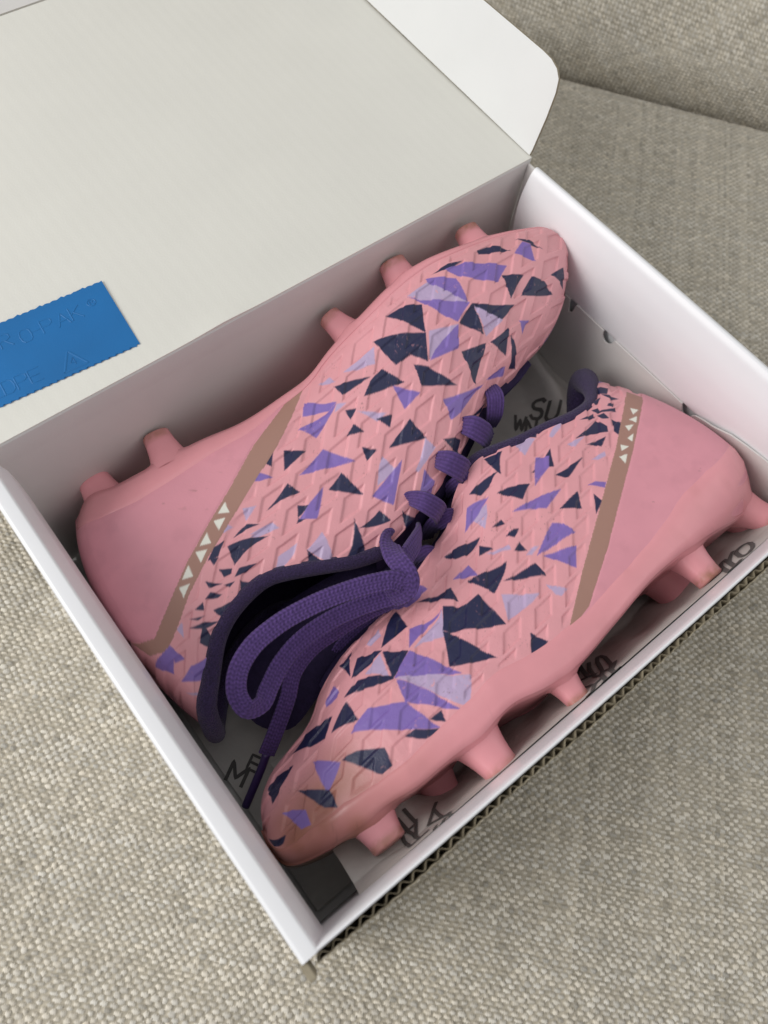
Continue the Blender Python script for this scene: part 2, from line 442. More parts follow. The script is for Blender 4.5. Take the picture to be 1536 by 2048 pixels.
# dust flap on the right wall, with its cut-outs
def sheet(name, pts2, place, th, material, parent, jag=0):
    """extrude a 2-D outline (u,v) by th; place(u,v,k) -> xyz"""
    bm = bmesh.new(); n = len(pts2)
    A = [bm.verts.new(place(u, v, 0)) for u, v in pts2]; B = [bm.verts.new(place(u, v, th)) for u, v in pts2]
    fa = bm.faces.new(A); fb = bm.faces.new(list(reversed(B)))
    for i in range(n): bm.faces.new((A[i], B[i], B[(i+1) % n], A[(i+1) % n]))
    bmesh.ops.triangulate(bm, faces=[fa, fb]); bmesh.ops.recalc_face_normals(bm, faces=bm.faces)
    me = bpy.data.meshes.new(name); bm.to_mesh(me); bm.free()
    return link(name, me, material, parent)
def arc(cx, cy, r, a0, a1, n=9): return [(cx + r*math.cos(math.radians(a)), cy + r*math.sin(math.radians(a))) for a in np.linspace(a0, a1, n)]
ftop = [(-.1040, .0795), (-.0920, .0785), (-.0784, .0768), (-.0690, .0755), (-.0597, .0737), (-.0522, .0696), (-.0450, .0664), (-.0395, .0636), (-.0378, .0610), (-.0372, .0572), (-.0350, .0566), (-.0325, .0585), (-.0300, .0628), (.0195, .0628)] + [(.0243 + .0042*math.sin(a), .0628 - .0060*math.cos(a)) for a in np.linspace(-1.5, 1.5, 11)] + [(.0290, .0628), (.0500, .0628), (.0507, .0560), (.0530, .0545), (.0548, .0600), (.0552, .0628), (.0930, .0628), (.0938, .0560), (.0952, .0560), (.0960, .0628), (.1055, .0628)]
fy = np.unique(np.r_[np.linspace(-.104, .1055, 160), [p[0] for p in ftop], np.linspace(-.039, -.029, 16)])
ft_ = np.interp(fy, [p[0] for p in ftop], [p[1] for p in ftop])
nz_ = 14; Vf = []
for k_ in (0, 1):
    for y_, t_ in zip(fy, ft_):
        for j_ in range(nz_):
            z_ = .0008 + (t_ - .0008)*j_/(nz_ - 1)
            lean_ = min(max((-.030 - y_)/.02, 0), 1)*min(max((z_ - .055)/.018, 0), 1)
            Vf.append((.1497 - .0034*lean_ + .0011*k_ - .0006*math.sin((y_ + .104)/.21*math.pi), y_, z_))
Vf = np.array(Vf); nf_ = len(fy)
Ff = grid_faces(nf_, nz_); Fb = Ff[:, ::-1] + nf_*nz_
Fe = np.array([(i_*nz_ + nz_ - 1, (i_ + 1)*nz_ + nz_ - 1, nf_*nz_ + (i_ + 1)*nz_ + nz_ - 1, nf_*nz_ + i_*nz_ + nz_ - 1) for i_ in range(nf_ - 1)])
me = mesh_np('dust_flap', Vf, np.concatenate([Ff, Fb, Fe])); me.set_sharp_from_angle(angle=math.radians(40))
link('dust_flap', me, M['card_in'], box)

# lid
TH = math.radians(3.0)
lid = link('lid', None, None, box) if False else None
def lid_pt(x, s, k):                       # s along the lid from the hinge, k outwards through its underside
    return (x, .1123 + s*math.cos(TH) + k*math.sin(TH), .1150 + s*math.sin(TH) - k*math.cos(TH))
nx, ns = 40, 90
xs = np.linspace(-.1552, .1548, nx); s_ = np.linspace(-.0010, .2236, ns)
top = []; bot = []
for x in xs:
    for s in s_:
        crumple = .0010*math.exp(-((x + .035)/.012)**2)*math.exp(-(s/.006)**2)
        sag = .0008*math.sin(s/.2236*math.pi)
        top.append(lid_pt(x, s, -crumple + sag - .0004)); bot.append(lid_pt(x, s, .0026 + sag))
Vt = np.array(top + bot); F1 = grid_faces(nx, ns); F2 = F1[:, ::-1] + nx*ns
rim = [i*ns for i in range(nx)] + [(nx-1)*ns + j for j in range(1, ns)] + [i*ns + ns-1 for i in range(nx-2, -1, -1)] + [j for j in range(ns-2, 0, -1)]
F3 = np.array([(rim[i], rim[(i+1) % len(rim)], rim[(i+1) % len(rim)] + nx*ns, rim[i] + nx*ns) for i in range(len(rim))])
me = mesh_np('lid', Vt, np.concatenate([F1, F2, F3]))
bm = bmesh.new(); bm.from_mesh(me); bmesh.ops.recalc_face_normals(bm, faces=bm.faces); bm.to_mesh(me); bm.free()
me.set_sharp_from_angle(angle=math.radians(50))
lid = link('lid', me, M['card'], box)
PH = math.radians(70)
nrm = np.array([0, -math.sin(TH), math.cos(TH)]); dl = np.array([0, math.cos(TH), math.sin(TH)])
uf = np.array([math.cos(PH), 0, 0]) + nrm*math.sin(PH)
nf = np.cross(dl, uf)
hinge = np.array([.1550, .1123, .1150])
def flap_pt(s, h, k): return tuple(hinge + dl*s + uf*h + nf*k + uf*.0005)
out = [(0.0008, 0.0), (.0008, .0030)] + [(.0030, .0200), (.0052, .0315)] + [(.0075, .0372), (.0112, .0402), (.0165, .0418), (.0225, .0421)] + [(.06, .0412), (.12, .0395), (.20, .037), (.215, .035), (.221, .028), (.2225, .018), (.2228, 0.0)]
sf = sheet('side_flap', out, lambda s, h, k: flap_pt(s, h, k - .0008), .0016, M['card_flap'], lid)
sf.data.materials.append(M['kraft'])
for p in sf.data.polygons:
    if abs(p.normal.dot(Vector(nf))) < .7: p.material_index = 1
tk = sheet('tuck_flap', [(-.150, .0015), (.150, .0015), (.150, .03), (.13, .055), (-.13, .055), (-.150, .03)],
      lambda x, s, k: tuple(np.array(lid_pt(x, .2248, .0008)) + np.array([0, math.cos(math.radians(-2)), math.sin(math.radians(-2))])*s + np.array([0, 0, 1.0])*(k - .0012)), .0016, M['card_in'], lid)

# ------------------------------------------------------------------ blue film strip on the lid
strip = thing('plastic_strip', 'blue plastic strip with embossed LDPE lettering lying on the box lid', 'plastic strip', (0, 0, 0))
B0 = np.array([-.0677, .0479]); B1 = np.array([-.0715, .0096]); Lx = np.array([-.112, .0082])
def strip_pt(a, b, k):                     # a along (0..1), b across (0..1)
    q = B0 + (B1 - B0)*b + Lx*a
    return lid_pt(q[0], q[1], -(k + .0003 + .0008*math.sin(a*5)**2*0))
top = []; nz = 34
out2 = [(0, 0)] + [(0, i/6) for i in range(1, 7)]
for i in range(1, nz + 1):
    a = i/nz
    out2 += [(a - .6/nz, 1 - .012), (a - .45/nz, 1 + .012), (a, 1)]
for i in range(nz, 0, -1):
    a = i/nz
    out2 += [(a, 0), (a - .3/nz, .004 if i % 3 else -.010), (a - .6/nz, .012)]
sheet('film', out2, lambda a, b, k: strip_pt(a, b, k), .00035, M['blue'], strip)

STROKES = {
 'A': [[(0, 0), (.4, 1), (.8, 0)], [(.14, .36), (.66, .36)]], 'R': [[(0, 0), (0, 1), (.5, 1), (.72, .88), (.72, .62), (.5, .5), (0, .5)], [(.35, .5), (.75, 0)]],
 'E': [[(.7, 1), (0, 1), (0, 0), (.7, 0)], [(0, .5), (.6, .5)]], 'S': [[(.72, .84), (.55, 1), (.18, 1), (.02, .86), (.02, .66), (.16, .54), (.56, .46), (.72, .32), (.72, .14), (.55, 0), (.16, 0), (0, .16)]],
 'U': [[(0, 1), (0, .25), (.12, .06), (.3, 0), (.45, 0), (.63, .06), (.75, .25), (.75, 1)]], 'M': [[(0, 0), (0, 1), (.42, .25), (.84, 1), (.84, 0)]],
 'N': [[(0, 0), (0, 1), (.72, 0), (.72, 1)]], 'O': [[(.2, 0), (.05, .15), (0, .5), (.05, .85), (.2, 1), (.55, 1), (.7, .85), (.75, .5), (.7, .15), (.55, 0), (.2, 0)]],
 'Y': [[(0, 1), (.38, .48), (.76, 1)], [(.38, .48), (.38, 0)]], 'L': [[(0, 1), (0, 0), (.62, 0)]], 'D': [[(0, 0), (0, 1), (.45, 1), (.68, .82), (.74, .5), (.68, .18), (.45, 0), (0, 0)]],
 'P': [[(0, 0), (0, 1), (.5, 1), (.72, .88), (.72, .6), (.5, .47), (0, .47)]], 'K': [[(0, 0), (0, 1)], [(.7, 1), (.05, .45)], [(.22, .6), (.72, 0)]],
 '-': [[(.1, .48), (.5, .48)]], '4': [[(.55, 0), (.55, 1), (0, .3), (.75, .3)]], 'W': [[(0, 1), (.2, 0), (.42, .8), (.64, 0), (.84, 1)]],
 'o': [[(.37 + .37*math.cos(t), .5 + .37*math.sin(t)) for t in np.linspace(0, 2*math.pi, 17)]], '^': [[(0, 0), (.5, .9), (1, 0), (0, 0)]], 'F': [[(0, 0), (0, 1), (.68, 1)], [(0, .5), (.55, .5)]],
}
def letters(name, glyphs, surf, width, material, parent, lift=.0004, step=.0009, edge=.8, base_k=0.0):
    """one small raised mesh per glyph: (char, origin2, right2, up2) in surface coordinates; 1 = cap height"""
    for ch, o, r, u in glyphs:
        V = []; F = []
        o = np.array(o); r = np.array(r); u = np.array(u); hgt = np.linalg.norm(u)
        for k_, st in enumerate(STROKES[ch]):
            pts = [o + r*x + u*y for x, y in st]
            path = [pts[0]]
            for a, b in zip(pts[:-1], pts[1:]):
                k = max(1, int(np.linalg.norm(b - a)/step))
                path += [a + (b - a)*(i/k) for i in range(1, k+1)]
            path = np.array(path); w = width*hgt/2
            d = np.gradient(path, axis=0); d /= np.linalg.norm(d, axis=1)[:, None] + 1e-12
            nn = np.stack([-d[:, 1], d[:, 0]], 1)
            path[0] -= d[0]*w*.6; path[-1] += d[-1]*w*.6
            base = len(V)
            for p, q in zip(path, nn):
                for s in (-1, -.33, .33, 1): V.append(surf(*(p + q*w*s), base_k + lift*(1 if abs(s) < .5 else edge) + k_*.00003))
            for i in range(len(path) - 1):
                for j in range(3):
                    F.append((base + i*4 + j, base + (i+1)*4 + j, base + (i+1)*4 + j + 1, base + i*4 + j + 1))
        link(name, mesh_np(name, np.array(V), np.array(F)), material, parent)
# embossed lettering: raised strokes of the film itself.  a runs from the right end to the left, so text runs towards smaller a
def strip_surf(x, y, lift): return strip_pt(x, y, lift)
letters('embossed_letter', [('R', (-0.05071, -0.01280), (0.0066, 0), (0, 0.0066)), ('O', (-0.04221, -0.01450), (0.0066, 0), (0, 0.0066)), ('-', (-0.03701, -0.01410), (0.0066, 0), (0, 0.0066)), ('P', (-0.03251, -0.01390), (0.0066, 0), (0, 0.0066)), ('A', (-0.02571, -0.01410), (0.0066, 0), (0, 0.0066)), ('K', (-0.01931, -0.01370), (0.0066, 0), (0, 0.0066)), ('o', (-0.01078, -0.01130), (0.0052, 0), (0, 0.0052)), ('R', (-0.00964, -0.00980), (0.0022, 0), (0, 0.0022)), ('L', (-0.06301, -0.03450), (0.0066, 0), (0, 0.0066)), ('D', (-0.05801, -0.03450), (0.0066, 0), (0, 0.0066)), ('P', (-0.05241, -0.03450), (0.0066, 0), (0, 0.0066)), ('E', (-0.04671, -0.03450), (0.0066, 0), (0, 0.0066)), ('^', (-.0333, -.0362), (.0105, 0), (0, .0105)), ('4', (-0.02947, -0.03430), (0.0036, 0), (0, 0.0036))], lambda x, y, lift: strip_pt(-x/.112, -y/.0384, lift), .10, M['blue'], strip, lift=.00016, edge=.1, base_k=.00036)


# ------------------------------------------------------------------ tissue paper in the box
def floor_z(x, y):
    p = np.stack([np.atleast_1d(x), np.atleast_1d(y)], 1)
    f = .0066 + .0022*vnoise(p, 22, 3, 3) + .0040*np.clip(.35 - np.abs(vnoise(p + .004*vnoise(p, 60, 4, 2)[:, None], 30, 8, 2)), 0, 1) + .0012*np.abs(vnoise(p, 70, 9, 2))
    # a soft fold running along the right wall
    d = (p[:, 0] - .128) - .25*(p[:, 1] - .02)
    return f + .013*np.exp(-(d/.009)**2)*np.clip((p[:, 1] + .02)/.05, 0, 1)*np.clip((.10 - p[:, 1])/.03, 0, 1)
tissue = thing('tissue_paper', 'grey white printed tissue paper lining the box floor under the boots', 'tissue paper', (0, 0, 0))
xs = np.linspace(-.1425, .1490, 260); ys = np.linspace(-.1035, .1070, 190)
Xg, Yg = np.meshgrid(xs, ys, indexing='ij')
me = mesh_np('sheet', np.c_[Xg.ravel(), Yg.ravel(), floor_z(Xg.ravel(), Yg.ravel())], grid_faces(260, 190))
link('sheet', me, M['paper_floor'], tissue)
def floor_surf(x, y, lift): return (x, y, float(floor_z(x, y)[0]) + lift)
FPA = np.array([(-.040, .0110), (-.058, .020), (-.074, .034), (-.087, .046), (-.0975, .057), (-.1050, .067), (-.1082, .082)])
FPB = np.array([(-.040, .0095), (-.062, .0095), (-.084, .0100), (-.0945, .016), (-.1005, .036), (-.1048, .058), (-.1082, .084)])
def front_base(x, q):
    """q 0..1 across the sheet, from the floor up to the front wall -> y, z (arrays)"""
    x = np.asarray(x, float); q = np.clip(np.asarray(q, float), 0, 1)
    k = np.linspace(0, 1, len(FPA))
    w = np.clip((-.072 - x)/.020, 0, 1); w = w*w*(3 - 2*w)
    r = np.clip((x - .085)/.03, 0, 1)*.45; w = np.maximum(w, r)
    y = np.interp(q, k, FPA[:, 0])*w + np.interp(q, k, FPB[:, 0])*(1 - w)
    z = np.interp(q, k, FPA[:, 1])*w + np.interp(q, k, FPB[:, 1])*(1 - w)
    return y, z
FLEN = .1                                   # metres of v per unit of q

def front_surf(x, v, lift):
    q = v/FLEN; e = .02
    y, z = front_base(x, q); y1, z1 = front_base(x, q + e); y0, z0 = front_base(x, q - e)
    ty, tz = float(y1 - y0), float(z1 - z0); l = math.hypot(ty, tz) + 1e-12
    w = (.0016*math.sin(x*52 + v*30) + .0011*math.sin(x*117 - v*60 + 2) + .0006*math.sin(x*260 + v*140)) * math.sin(min(max(q, 0), 1)*math.pi)
    k = lift + w
    return (x, float(y) + k*tz/l, float(z) - k*ty/l)
front_tissue = thing('tissue_paper', 'printed tissue sheet leaning up against the front wall below the studs', 'tissue paper', (0, 0, 0))
nu, nv = 330, 120
def front_edge(v): return -.1275 + .0085*(1 - v) - .004*(1-v)*(1-v)
V = []
for i in range(nu):
    for j in range(nv):
        v = j/(nv-1); x0 = front_edge(v); x = x0 + (.1475 - x0)*i/(nu-1)
        V.append(front_surf(x, v*FLEN, 0))
link('sheet', mesh_np('sheet', np.array(V), grid_faces(nu, nv)), M['paper'], front_tissue)
letters('printed_letter', [('R', (-0.09307, 0.09269), (0.00150, -0.02609), (-0.00900, 0.00100)),
 ('E', (-0.09269, 0.07484), (0.00050, -0.01739), (-0.00900, 0.00067)),
 ('A', (-0.08183, 0.09424), (0.00350, -0.02709), (-0.01000, 0.00067)),
 ('S', (-0.08407, 0.10381), (0.00150, -0.01003), (-0.00800, 0.00000)),
 ('R', (0.00948, 0.10209), (0.01650, -0.02441), (-0.01050, 0.00100)),
 ('S', (0.01715, 0.08758), (0.02000, -0.03244), (-0.01050, 0.00067)),
 ('Y', (-0.00132, 0.10316), (0.01400, -0.02241), (-0.01000, 0.00067)),
 ('A', (0.01241, 0.08110), (0.01800, -0.03211), (-0.01150, 0.00134)),
 ('O', (0.10289, 0.09799), (0.02200, -0.02375), (-0.01050, 0.00134)),
 ('R', (0.09120, 0.09866), (0.02250, -0.02375), (-0.01050, 0.00134))], front_surf, .19, M['ink'], front_tissue)
letters('printed_letter', [('R', (0.08544, -0.10239), (-0.00502, 0.00421), (-0.00526, -0.00441)),
 ('E', (0.07991, -0.09787), (-0.00501, 0.00420), (-0.00521, -0.00444)),
 ('A', (0.07416, -0.09283), (-0.00500, 0.00419), (-0.00516, -0.00447)),
 ('S', (0.11232, 0.02894), (0.00587, -0.00602), (0.00785, 0.00646)),
 ('U', (0.11701, 0.02164), (0.00544, -0.00558), (0.00732, 0.00592)),
 ('W', (0.09912, 0.02936), (0.00540, -0.00554), (0.00710, 0.00594)),
 ('N', (0.10309, 0.02309), (0.00539, -0.00553), (0.00713, 0.00588)),
 ('M', (-0.14306, -0.03240), (0.00451, -0.00835), (0.00768, 0.00437)),
 ('E', (-0.13266, -0.03423), (0.00338, -0.00630), (0.00587, 0.00329))], floor_surf, .19, M['ink'], tissue)


# ------------------------------------------------------------------ football boots
PINK = np.array([.785, .36, .392]); NAVY = np.array([.019, .021, .068]); PURPLE = np.array([.235, .150, .46]); LAV = np.array([.50, .395, .60])
TAN = np.array([.385, .215, .170]); WHITE = np.array([.80, .79, .70]); CTR = np.array([.72, .31, .368]); SOLE = np.array([.78, .335, .368]); DIRT = np.array([.30, .115, .050])
def poly_sd(px, py, poly):
    """signed distance (inside < 0) of points to a polygon"""
    d = np.full(len(px), 1e9); inside = np.zeros(len(px), bool); n = len(poly)
    for i in range(n):
        ax, ay = poly[i]; bx, by = poly[(i+1) % n]
        ex, ey = bx - ax, by - ay; wx, wy = px - ax, py - ay
        t = np.clip((wx*ex + wy*ey)/(ex*ex + ey*ey + 1e-18), 0, 1)
        d = np.minimum(d, (wx - ex*t)**2 + (wy - ey*t)**2)
        c = ((ay > py) != (by > py)) & (px < (bx - ax)*(py - ay)/((by - ay) if by != ay else 1e-12) + ax)
        inside ^= c
    d = np.sqrt(d)
    return np.where(inside, -d, d)
def nodes_s(n): 
    t = np.linspace(0, 1, n); return .72*t + .28*(.5 - .5*np.cos(np.pi*t))
def normals_grid(Pt):
    du = np.gradient(Pt, axis=0); dv = np.gradient(Pt, axis=1)
    n = np.cross(du, dv); l = np.linalg.norm(n, axis=2, keepdims=True)
    return n/np.maximum(l, 1e-12)
def section_uv(Pt):
    """flattened coordinates of the side surface, metres"""
    k = Pt.shape[1]; mid = k//3
    arc = np.concatenate([np.zeros((Pt.shape[0], 1)), np.cumsum(np.linalg.norm(np.diff(Pt, axis=1), axis=2), 1)], 1)
    arc = arc - arc[:, mid:mid+1]
    d = Pt[:, -1, :2] - Pt[:, 0, :2]
    d = d/np.maximum(np.linalg.norm(d, axis=1, keepdims=True), 1e-9)
    return Pt[:, mid, None, :2] + d[:, None]*arc[..., None]
def tube(name, path, radii, up, material, parent, seg=14, ribs=0, rib_h=.0, caps=True, colour=None, power=2.0):
    """sweep an ellipse with half axes radii (n,2): [0] along side vector, [1] along up vector"""
    path = np.array(path, float); n = len(path); radii = np.array(radii, float); up = np.array(up, float)
    if up.ndim == 1: up = np.tile(up, (n, 1))
    T = np.gradient(path, axis=0); T /= np.linalg.norm(T, axis=1)[:, None] + 1e-12
    S = np.cross(T, up); S /= np.linalg.norm(S, axis=1)[:, None] + 1e-12
    U = np.cross(S, T)
    th = np.linspace(0, 2*np.pi, seg, endpoint=False)
    c = np.sign(np.cos(th))*np.abs(np.cos(th))**(2/power); s = np.sign(np.sin(th))*np.abs(np.sin(th))**(2/power)
    r = 1 + 0*th
    V = path[:, None] + S[:, None]*(radii[:, 0][:, None]*c)[..., None] + U[:, None]*(radii[:, 1][:, None]*s)[..., None]
    if ribs:
        hgt = rib_h*np.cos(c*np.pi*ribs)
        V += U[:, None]*(np.sign(s)*hgt)[None, :, None]
    V = V.reshape(-1, 3); F = grid_faces(n, seg, False, True)
    if caps:
        V = np.concatenate([V, path[:1], path[-1:]]); a = n*seg
        F = np.concatenate([F, [(a, (j+1) % seg, j, a) for j in range(seg)], [(a+1, (n-1)*seg + j, (n-1)*seg + (j+1) % seg, a+1) for j in range(seg)]])
        tri = F[-2*seg:, :3]; F = F[:-2*seg]
        me = bpy.data.meshes.new(name); me.from_pydata(V.tolist(), [], F.tolist() + tri.tolist()); me.polygons.foreach_set('use_smooth', np.ones(len(me.polygons), bool)); me.update()
    else: me = mesh_np(name, V, F)
    bm = bmesh.new(); bm.from_mesh(me); bmesh.ops.recalc_face_normals(bm, faces=bm.faces); bm.to_mesh(me); bm.free()
    if colour is not None:
        set_colour(me, np.tile(np.array(colour), (len(me.vertices), 1)))
    return link(name, me, material, parent)
def spline(P, n):
    P = np.array(P, float); L_ = np.r_[0, np.cumsum(np.linalg.norm(np.diff(P[:, :3], axis=0), axis=1))]
    t = np.linspace(0, L_[-1], n)
    return np.stack([pchip(L_, P[:, i], t) for i in range(P.shape[1])], 1)
LACE = (.088, .047, .180)
def lace(name, P, n, parent, half=.0040, thick=.0016, up=(0, 0, 1), taper=None, seg=48, ribs=3, rib_h=.00028, ribk=.5):
    """braided flat lace along control points P; optional 4th/5th columns: half width and thickness"""
    Q = spline(P, n)
    r = np.stack([Q[:, 3] if Q.shape[1] > 3 else np.full(n, half), Q[:, 4] if Q.shape[1] > 4 else np.full(n, thick)], 1)
    upv = np.array(up, float)
    if upv.ndim == 2: upv = spline(np.c_[upv, np.zeros(len(upv))], n)[:, :3]
    path = Q[:, :3]
    T = np.gradient(path, axis=0); T /= np.linalg.norm(T, axis=1)[:, None] + 1e-12
    if upv.ndim == 1: upv = np.tile(upv, (n, 1))
    S = np.cross(T, upv); S /= np.linalg.norm(S, axis=1)[:, None] + 1e-12; U = np.cross(S, T)
    th = np.linspace(0, 2*np.pi, seg, endpoint=False)
    c = np.sign(np.cos(th))*np.abs(np.cos(th))**.9; s = np.sign(np.sin(th))*np.abs(np.sin(th))**.55
    al = np.r_[0, np.cumsum(np.linalg.norm(np.diff(path, axis=0), axis=1))]
    # herringbone braid relief: chevrons along the lace, ribs across it
    u = c[None]*ribs; k = al[:, None]/.0018
    chev = np.cos(2*np.pi*(k + .5*np.abs(((u + 100) % 2) - 1)))
    rel = rib_h*(-np.cos(np.pi*u*2)*ribk + chev*(1.1 - ribk))
    V = path[:, None] + S[:, None]*(r[:, :1]*c[None])[..., None] + U[:, None]*(r[:, 1:2]*s[None] + np.sign(s)[None]*rel*np.minimum(1, np.abs(s)*3)[None])[..., None]
    F = grid_faces(n, seg, False, True)
    V = V.reshape(-1, 3)
    me = mesh_np(name, V, F)
    shade = (1 + .38*chev*(1.15 - ribk))*(1 - .20*np.cos(np.pi*u*2))  # two-tone threads, with groove shading put into the colour
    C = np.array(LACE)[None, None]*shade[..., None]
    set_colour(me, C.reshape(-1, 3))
    bm = bmesh.new(); bm.from_mesh(me)
    bm.verts.ensure_lookup_table()
    bm.faces.new([bm.verts[j] for j in range(seg)]); bm.faces.new([bm.verts[(n-1)*seg + j] for j in reversed(range(seg))])
    bmesh.ops.recalc_face_normals(bm, faces=bm.faces); bm.to_mesh(me); bm.free()
    return link(name, me, M['lace'], parent)
def stud_mesh(c, axis, along, length, ra, rb, tip_a, tip_b, flare):
    """flared round-cornered stud: c base centre, axis out of the sole, along the sole direction"""
    axis = axis/np.linalg.norm(axis); along = along - axis*(along @ axis); along /= np.linalg.norm(along)
    side = np.cross(axis, along)
    n = 20; seg = 32; V = []
    for i in range(n):
        t = i/(n-1)
        k = (1 - t)**3.0
        a = tip_a + (ra - tip_a)*(1 - t)**1.6 + flare*k; b = tip_b + (rb - tip_b)*(1 - t)**1.6 + flare*k
        h = t*(length + .0005)
        for j in range(seg):
            th = 2*np.pi*j/seg; cc, ss = np.cos(th), np.sin(th)
            p = 2/2.6; x = np.sign(cc)*abs(cc)**p*a; y = np.sign(ss)*abs(ss)**p*b
            V.append(c + axis*(h - .0045) + along*x + side*y)
    # rounded, slightly worn tip
    for q, (f, dz) in enumerate(((.93, .0006), (.75, .0009), (.4, .0010))):
        for j in range(seg):
            th = 2*np.pi*j/seg; cc, ss = np.cos(th), np.sin(th); p = 2/2.6
            V.append(c + axis*(length - .004 + dz) + along*np.sign(cc)*abs(cc)**p*tip_a*f + side*np.sign(ss)*abs(ss)**p*tip_b*f)
    V = np.array(V); F = grid_faces(n + 3, seg, False, True)
    me = mesh_np('stud', V, F)
    bm = bmesh.new(); bm.from_mesh(me); bm.verts.ensure_lookup_table()
    bm.faces.new([bm.verts[(n+2)*seg + j] for j in range(seg)])
    bmesh.ops.recalc_face_normals(bm, faces=bm.faces); bm.to_mesh(me); bm.free()
    t = np.zeros(len(V)); 
    hh = (V - c) @ axis + .004
    wear = smoothstep(length*.70, length - .0012, hh)*np.clip(.65 + .75*vnoise(V, 420, 3, 3), 0, 1)
    wear = np.clip(wear, 0, 1)[:, None]*.8
    C = SOLE*(1 - wear) + np.array([.30, .14, .07])*wear
    set_colour(me, C)
    return me

def make_boot(D, label, group):
    root = thing('football_boot', label, 'football boot', tuple(D['origin']), group)
    O = np.array(D['origin'])
    bt = Boot(D)
    ns, nt = 640, 260
    S, T = np.meshgrid(nodes_s(ns), np.linspace(0, 1, nt), indexing='ij')
    pl = np.interp(S[:, 0], *np.array(D['plate']).T)            # plate top edge in t
    # ---------- visible (upper) side
    P0 = bt.point(S, T, 1)
    uv = section_uv(P0); N = normals_grid(P0); flip = np.sign(N[:, :, 2].mean()); N *= flip
    sx, sy = S.ravel(), T.ravel()
    # metric of the (s,t) sheet for distances
    ls = np.linalg.norm(np.gradient(P0, axis=0), axis=2)/np.maximum(np.abs(np.gradient(S, axis=0)), 1e-9)
    lt = np.linalg.norm(np.gradient(P0, axis=1), axis=2)/np.maximum(np.abs(np.gradient(T, axis=1)), 1e-9)
    ls, lt = ls.ravel(), lt.ravel()
    def local_sd(poly):
        poly = np.array(poly); c = poly.mean(0)
        i = np.argmin((sx - c[0])**2 + (sy - c[1])**2)
        a, b = ls[i], lt[i]
        sel = (sx > poly[:, 0].min() - .03) & (sx < poly[:, 0].max() + .03) & (sy > poly[:, 1].min() - .05) & (sy < poly[:, 1].max() + .05)
        ids = np.where(sel)[0]
        return ids, poly_sd(sx[ids]*a, sy[ids]*b, poly*np.array([a, b]))
    band_ids, band_sd = local_sd(D['band'])
    band = np.full(ns*nt, 1.0); band[band_ids] = band_sd
    ctr_ids, ctr_sd = local_sd(D['counter'])
    ctr = np.full(ns*nt, 1.0); ctr[ctr_ids] = ctr_sd
    # emboss: recessed slanted cells between raised strips
    E = D['emboss']; c0 = np.array(E['c0']); a_, b_, p_, q_ = (np.array(E[k]) for k in 'abpq')
    Minv = np.linalg.inv(np.stack([a_, b_], 1))
    U = uv.reshape(-1, 2); ij = (U - c0) @ Minv.T
    base = np.floor(ij).astype(int)
    dep = np.full(len(U), 1.0)
    Pinv = np.linalg.inv(np.stack([p_, q_], 1)); sinang = abs(p_[0]*q_[1] - p_[1]*q_[0])
    hp = sinang/np.linalg.norm(q_); hq = sinang/np.linalg.norm(p_)
    for di in (-1, 0, 1):
        for dj in (-1, 0, 1):
            o = c0 + (base[:, :1] + di)*a_ + (base[:, 1:] + dj)*b_
            g = (U - o) @ Pinv.T
            d = np.maximum(np.abs(g[:, 0] - .5) - .5, 0)*0 + np.maximum((np.abs(g[:, 0] - .5) - .5)*hp, (np.abs(g[:, 1] - .5) - .5)*hq)
            dep = np.minimum(dep, d)
    wobble = .00012*vnoise(U, 260, 5, 2)
    recess = 1 - smoothstep(-.00052, .00038, dep + wobble)
    tt = T.ravel(); plv = np.interp(S.ravel(), *np.array(D['plate']).T)
    in_up = smoothstep(.0, .0035, band)*smoothstep(0, .05, tt - plv)*(1 - smoothstep(.965, .995, tt)*(S.ravel() < .42))
    in_up *= (ctr > 0)
    h = -.00088*recess*in_up
    # wrinkles where the boot flexes
    h += .00022*vnoise(np.c_[U[:, 0]*1.0, U[:, 1]*.6], 330, 7, 3)*in_up*smoothstep(.45, .6, S.ravel())*(1 - smoothstep(.72, .86, S.ravel()))
    # the moulded counter stands a little proud
    h += .00035*np.clip(-ctr/.0008, 0, 1) + .00018*smoothstep(0.0003, -.0003, band)
    # colour
    C = np.tile(PINK, (ns*nt, 1))
    wear = vnoise(U, 900, 12, 2); scuff = vnoise(U, 60, 13, 3)
    # toe dirt near the plate
    dirt = smoothstep(.68, .92, S.ravel())*smoothstep(.46, .03, tt - plv)*(.35 + .65*smoothstep(-.4, .5, vnoise(U, 45, 41, 3)))*D['dirt']
    C = C*(1 - dirt[:, None]) + DIRT*dirt[:, None]
    for kind, poly in D['print']:
        ids, sd_ = local_sd(poly)
        jag = .00012*vnoise(U[ids], 700, 21, 2)
        a = smoothstep(.00022, -.00022, sd_ + jag)
        col = {'N': NAVY, 'P': PURPLE, 'L': LAV}[kind]
        alpha = a*(.93 if kind == 'L' else 1)
        # printing rubbed thin on the crests and edges of the relief
        rub = smoothstep(.42, .75, wear[ids])*smoothstep(-.05, .45, scuff[ids])*(.8 if kind == 'L' else .35)
        alpha = alpha*(1 - rub*np.clip(1 - recess[ids], 0, 1))
        C[ids] = C[ids]*(1 - alpha[:, None]) + col*alpha[:, None]
    speck = smoothstep(.50, .70, vnoise(U, 1500, 31, 2))*smoothstep(.1, .6, vnoise(U, 70, 32, 3))*in_up
    C = C*(1 - .55*speck[:, None]) + np.array([.16, .09, .08])*.55*speck[:, None]
    bandm = band < 0; ctrm = (ctr < 0) & ~bandm
    C[ctrm] = CTR; C[bandm] = TAN
    mott = np.clip(.5 + .5*vnoise(U, 130, 52, 3), 0, 1)
    C[ctrm] *= (1 - .05*smoothstep(.55, .8, mott[ctrm])[:, None])
